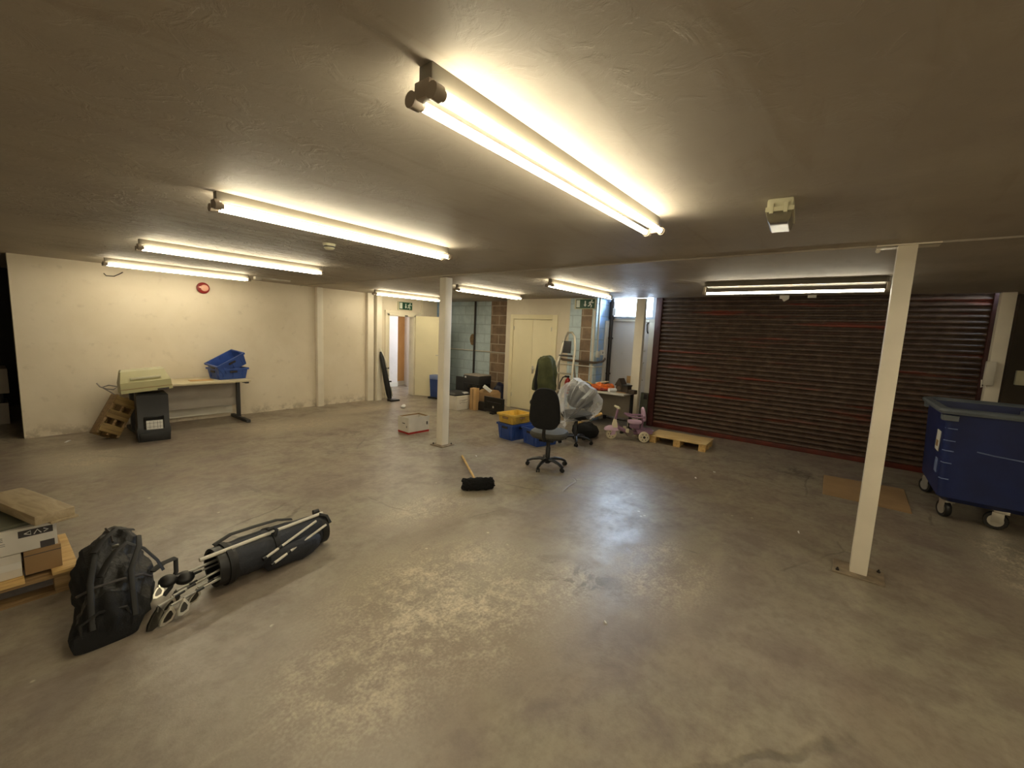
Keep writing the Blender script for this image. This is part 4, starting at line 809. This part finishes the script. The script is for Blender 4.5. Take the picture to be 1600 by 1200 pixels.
MB(TG).cyl(gp(-.12, .06, .11), gp(Lg + .02, .03, .125), .0115).build('carry_tube', 'white', d)
for q0, q1 in (((Lg - .06, .075, .10), (.20, .165, .02)), ((Lg - .0, .105, .06), (.24, .185, -.03))):
    p0, p1 = gp(*q0), gp(*q1); lg = MB(TG).cyl(p0, p1, .0085).build('stand_leg', 'white', d)
    MB(TG).cyl(p0.lerp(p1, .70), p0.lerp(p1, .76), .011).cyl(p0.lerp(p1, .98), p1 + (p1 - p0) * .03, .012).build('joint', 'black', lg)
MB(TG).lathe([(.02, -.02), (.02, .02)], 12, 'X', tuple(gp(Lg + .0, -.02, .125))).tube([gp(Lg - .01, .03, .125), gp(Lg + .03, .07, .11), gp(Lg + .04, .1, .06)], .012).build('hinge', 'black', d)
MB(TG).tube([gp(.28, .05, .15), gp(.31, .06, .155), gp(.33, .07, .135), gp(.31, .08, .10)], .012).build('buckle', 'black', d)
MB(TG).tube([gp(.0, -.05, .12), gp(.1, -.06, .15), gp(.25, -.05, .155), gp(.4, -.06, .145), gp(.5, -.05, .12)], .02, 8, flat=.3).build('shoulder_strap', 'strap', d)
def iron(head, label, face=1, m='chrome', sz=1., inb=(0, 0), roll=0., grp='golf clubs spilling from the bag'):
    Hd = V(head); top = P0 + ax * .30 + sd * inb[0] + upv * inb[1]; dirv = (top - Hd).normalized()
    d = thing('golf_club', label, 'golf club', tuple(Hd), 0, grp); lo = MX.Translation(-Hd)
    hz = Hd + dirv * .06 + V((0, 0, .025))
    MB(lo).tube([hz, hz + dirv * .03, top], [.0085, .006, .0055], 8).build('shaft', 'steel', d)
    MB(lo).cyl(hz + (top - hz) * .12, hz + (top - hz) * .2, .0075).build('ferrule', 'black', d)
    # blade: plate hanging from the hosel
    u = dirv.cross(V((0, 0, 1))).normalized(); w = V((math.sin(roll) * u.x, math.sin(roll) * u.y, -math.cos(roll))); w = (w - dirv * .35).normalized()
    nrm = dirv.cross(w).normalized()
    out = [(0, 0), (.02, .018), (.05, .03), (.075, .03), (.085, .01), (.08, -.022), (.05, -.03), (.015, -.012)]
    b = MB(lo); r1 = [hz + w * x * sz - dirv * y * sz * 1.1 + nrm * .007 for x, y in out]; r2 = [hz + w * x * sz - dirv * y * sz * 1.1 - nrm * .006 for x, y in out]
    b.loft([r1, r2]).build('head', m, d)
    b = MB(lo); c_ = sum(r1, V()) / len(r1); b.loft([[c_ + (p_ - c_) * .62 + nrm * .001 for p_ in r1], [c_ + (p_ - c_) * .62 - nrm * .0145 for p_ in r1]]).build('cavity', 'darksteel', d)
    MB(lo).tube([hz, hz + w * .02 * sz - dirv * .0], [.009, .01], 8).build('hosel', m, d)
    return d
iron((.465, 2.745, .07), 'dull iron golf club with the widest reach, by the holdall corner', m='darksteel', sz=1.25, inb=(.0, .05), roll=.2)
iron((.515, 2.73, .06), 'bright iron golf club with its outlined head lowest on the floor', sz=1.1, inb=(.04, .0))
iron((.535, 2.775, .085), 'bright rounded iron golf club resting on top of the lowest club head', sz=1.0, inb=(.02, .04), roll=-.3)
iron((.575, 2.74, .07), 'golf iron with its polished blade edge-on in the middle of the clubs', sz=.95, inb=(.03, -.02), roll=.5)
iron((.655, 2.785, .075), 'golf iron with a pale triangular blade, nearest the bag mouth', sz=1.05, inb=(.0, -.02), roll=-.2)
iron((.50, 2.90, .12), 'golf iron with a bent chrome neck beside the holdall', sz=.8, inb=(-.04, .04), roll=.6)
iron((.56, 2.83, .085), 'dark golf iron crossing under the others in the middle', m='darksteel', sz=.9, inb=(.0, .0), roll=.1)
def wood_club(head, label, inb, r=.045):
    Hd = V(head); top = P0 + ax * .30 + sd * inb[0] + upv * inb[1]; dirv = (top - Hd).normalized(); d = thing('golf_club', label, 'golf club', tuple(Hd), 0, 'golf clubs spilling from the bag'); lo = MX.Translation(-Hd)
    MB(lo).tube([Hd + dirv * .03, top], .0055, 8).build('shaft', 'steel', d); MB(lo).ball(Hd, (r, r * 1.1, r * .7), 16, 10).build('head', 'black', d); MB(lo).cyl(Hd + dirv * .02, Hd + dirv * .09, .011, .007).build('neck', 'black', d)
wood_club((.60, 2.92, .15), 'black headed wood golf club highest at the bag mouth', (-.03, .06))
wood_club((.68, 2.93, .13), 'black headed wood golf club tucked close to the bag mouth', (-.05, .0), .05)

# ------------------------------------------------------------------ broom
tip = V((3.87, 3.80, .016)); hd_ = V((3.20, 2.93, .075))
d = thing('broom', 'wooden handled broom with a black bristle head lying on the floor', 'broom', (3.18, 2.88, 0)); TB = MX.Translation((-3.18, -2.88, 0))
MB(TB).cyl(tip, hd_, .0135, n=12).build('handle', 'wood', d)
b = MB(TB @ TR((3.18, 2.88, .062), rz=math.atan2(2.97 - 2.78, 3.06 - 3.30))); rings = []
for x, s in ((-.165, .55), (-.15, .85), (-.08, 1.), (.08, 1.), (.15, .9), (.165, .6)):
    rings.append([(x, .055 * s * math.cos(a), .06 * s * math.sin(a)) for a in [2 * PI * k / 20 for k in range(20)]])
b.loft(rings).sub(2, .3).crumple(.02, 55, 2); b.build('bristles', 'bristle', d, smooth=60)
MB(TB @ TR((3.18, 2.88, .062), rz=math.atan2(.19, -.24))).bx(-.14, .14, -.065, -.035, -.0, .035, .008).build('head_block', 'black', d)

# ------------------------------------------------------------------ wheeled bin
d = thing('wheeled_bin', 'large blue four-wheeled waste bin in front of the shutter', 'bin', (6.35, -1.22, 0), 0)
def rr4(x0, x1, y0, y1, z, r=.06, n=5):
    pts = []
    for cx, cy, a0 in ((x1 - r, y1 - r, 0), (x0 + r, y1 - r, 90), (x0 + r, y0 + r, 180), (x1 - r, y0 + r, 270)):
        for k in range(n + 1): a = R(a0 + 90 * k / n); pts.append((cx + r * math.cos(a), cy + r * math.sin(a), z))
    return pts
MB().loft([rr4(-.5, .5, -.32, .32, .19), rr4(-.56, .56, -.37, .37, .24), rr4(-.60, .60, -.40, .40, 1.02), rr4(-.61, .61, -.41, .41, 1.085), rr4(-.57, .57, -.37, .37, 1.085), rr4(-.53, .53, -.33, .33, .3)]).build('body', 'blue2', d)
MB().loft([rr4(-.65, .65, -.45, .45, 1.065, .08), rr4(-.66, .66, -.46, .46, 1.09, .08), rr4(-.65, .65, -.45, .45, 1.11, .08), rr4(-.60, .60, -.40, .40, 1.12, .06), rr4(-.575, .575, -.375, .375, 1.10, .06), rr4(-.575, .575, -.375, .375, 1.065, .06)], loop=True).build('rim', 'greyblue', d)
for x, y in ((-.57, .37), (-.57, -.37), (.57, .37), (.57, -.37)): MB().prism([(x - .07, y - .05), (x + .05, y - .05), (x + .05, y + .06), (x - .07, y + .06)], 1.0, 1.05, 'Z').build('corner_lug', 'greyblue', d)
for z in (.92, .80, .70, .58, .42): MB().tube([(-.601 + (1.02 - z) * .045, .31 - .0, z), (-.595 + (1.02 - z) * .045, .36, z), (-.56 + (1.02 - z) * .045, .395 - (1.02 - z) * .035, z)], .005, 6).build('corner_rib', 'palebin', d)
MB().tube([(-.592, .16, .73), (-.592, .05, .715), (-.592, -.15, .70)], .006, 6).build('scuff_ridge', 'palebin', d)
MB().bx(-.44, -.26, .392, .4, .66, .86, .002).build('label', 'label', d); MB().bx(-.4, -.3, .399, .403, .7, .76, .001).build('label_print', 'card', d); MB().bx(-.42, -.3, .378, .388, .44, .58, .002).build('sticker', 'palebin', d)
for i, (x, y) in enumerate(((-.42, .27), (-.46, -.09), (.46, .30), (.42, -.27))):
    w = MB(TR((x, y, 0), rz=R((20, 80, 30, -40)[i]))); w.bx(-.05, .05, -.04, .04, .165, .195, .004).bx(-.02, .06, -.032, -.026, .07, .17, .002).bx(-.02, .06, .026, .032, .07, .17, .002); c_ = w.build('castor', 'steel', d)
    MB(TR((x, y, 0), rz=R((20, 80, 30, -40)[i]))).lathe([(.03, -.02), (.08, -.024), (.085, -.015), (.085, .015), (.08, .024), (.03, .02)], 22, 'Y', (.03, 0, .085)).build('tyre', 'black', c_)
    MB(TR((x, y, 0), rz=R((20, 80, 30, -40)[i]))).lathe([(.005, -.026), (.055, -.025), (.055, .025), (.005, .026)], 18, 'Y', (.03, 0, .085)).build('wheel_disc', 'steel', c_)

# ------------------------------------------------------------------ litter
for (x, y), s, lab in (((.67, 7.77), (.10, .03), 'long white paper scrap on the floor near the left wall'), ((5.3, 1.265), (.035, .02), 'white scrap on the floor between the pallet and the cardboard, nearer one'), ((5.72, 1.15), (.03, .02), 'white scrap on the floor before the shutter, farther one'), ((4.43, .16), (.04, .012), 'small white splinter left of the right column'), ((4.03, 3.7), (.022, .018), 'tiny white scrap on the floor beyond the broom handle'), ((2.17, .93), (.02, .012), 'small white speck in the open floor foreground'), ((7.5, 2.72), (.025, .025), 'round white scrap beside the tricycle wheel')):
    tag(MB(TR((x, y, 0), rz=random.uniform(0, 3))).loft([[(-s[0] / 2, -s[1] / 2, .001), (s[0] / 2, -s[1] * .3, .001), (s[0] * .4, s[1] / 2, .001), (-s[0] * .5, s[1] * .3, .001)], [(-s[0] * .4, -s[1] * .4, .006), (s[0] * .4, -s[1] * .3, .012), (s[0] * .3, s[1] * .4, .01), (-s[0] * .4, s[1] * .3, .005)]]).build('floor_scrap', 'paper'), lab, 'litter')

# ------------------------------------------------------------------ daylight and corridor light
W = bpy.data.worlds.new('World'); SC.world = W; W.use_nodes = True
bg = W.node_tree.nodes['Background']; bg.inputs[0].default_value = (.74, .87, 1., 1); bg.inputs[1].default_value = 13.
def area(name, loc, tgt, sx, sy, e, col):
    l = bpy.data.lights.new(name, 'AREA'); l.shape = 'RECTANGLE'; l.size = sx; l.size_y = sy; l.energy = e; l.color = col
    o = bpy.data.objects.new(name, l); COL.objects.link(o); o.location = loc; o.rotation_euler = (V(tgt) - V(loc)).to_track_quat('-Z', 'Y').to_euler(); return o
area('window_daylight', (8.5, 3.3, 2.5), (5.0, 2.9, 1.2), .9, .6, 110, (.52, .72, 1.))
area('corridor_daylight', (7.95, 9.0, 1.7), (6.6, 9.3, .3), .6, .9, 9, (.72, .82, 1.))
area('corridor_lamp', (6.9, 9.15, 2.3), (6.9, 9.3, 0), .3, .9, 7, (1., .86, .66))

# ------------------------------------------------------------------ camera
pt, rl, yw = .12293125, .04388657, .6636153
cy, sy, ct, st = math.cos(yw), math.sin(yw), math.cos(pt), math.sin(pt)
fw = V((cy * ct, sy * ct, -st)); rt = V((sy, -cy, 0)); u_ = rt.cross(fw)
r2 = math.cos(rl) * rt + math.sin(rl) * u_; u2 = -math.sin(rl) * rt + math.cos(rl) * u_
cam = bpy.data.cameras.new('Camera'); co = bpy.data.objects.new('Camera', cam); COL.objects.link(co)
co.matrix_world = MX(((r2.x, u2.x, -fw.x, 0), (r2.y, u2.y, -fw.y, 0), (r2.z, u2.z, -fw.z, 1.66), (0, 0, 0, 1)))
cam.sensor_width = 36; cam.sensor_fit = 'HORIZONTAL'; cam.lens = 661.7317 / 1600 * 36; cam.clip_start = .02
SC.camera = co
vs = SC.view_settings; vs.view_transform = 'Standard'; vs.look = 'None'; vs.gamma = 1; vs.exposure = .52; vs.use_curve_mapping = False
SC.cycles.use_denoising = True; SC.cycles.max_bounces = 8; SC.cycles.diffuse_bounces = 5; SC.cycles.transparent_max_bounces = 12; SC.cycles.sample_clamp_indirect = 4.
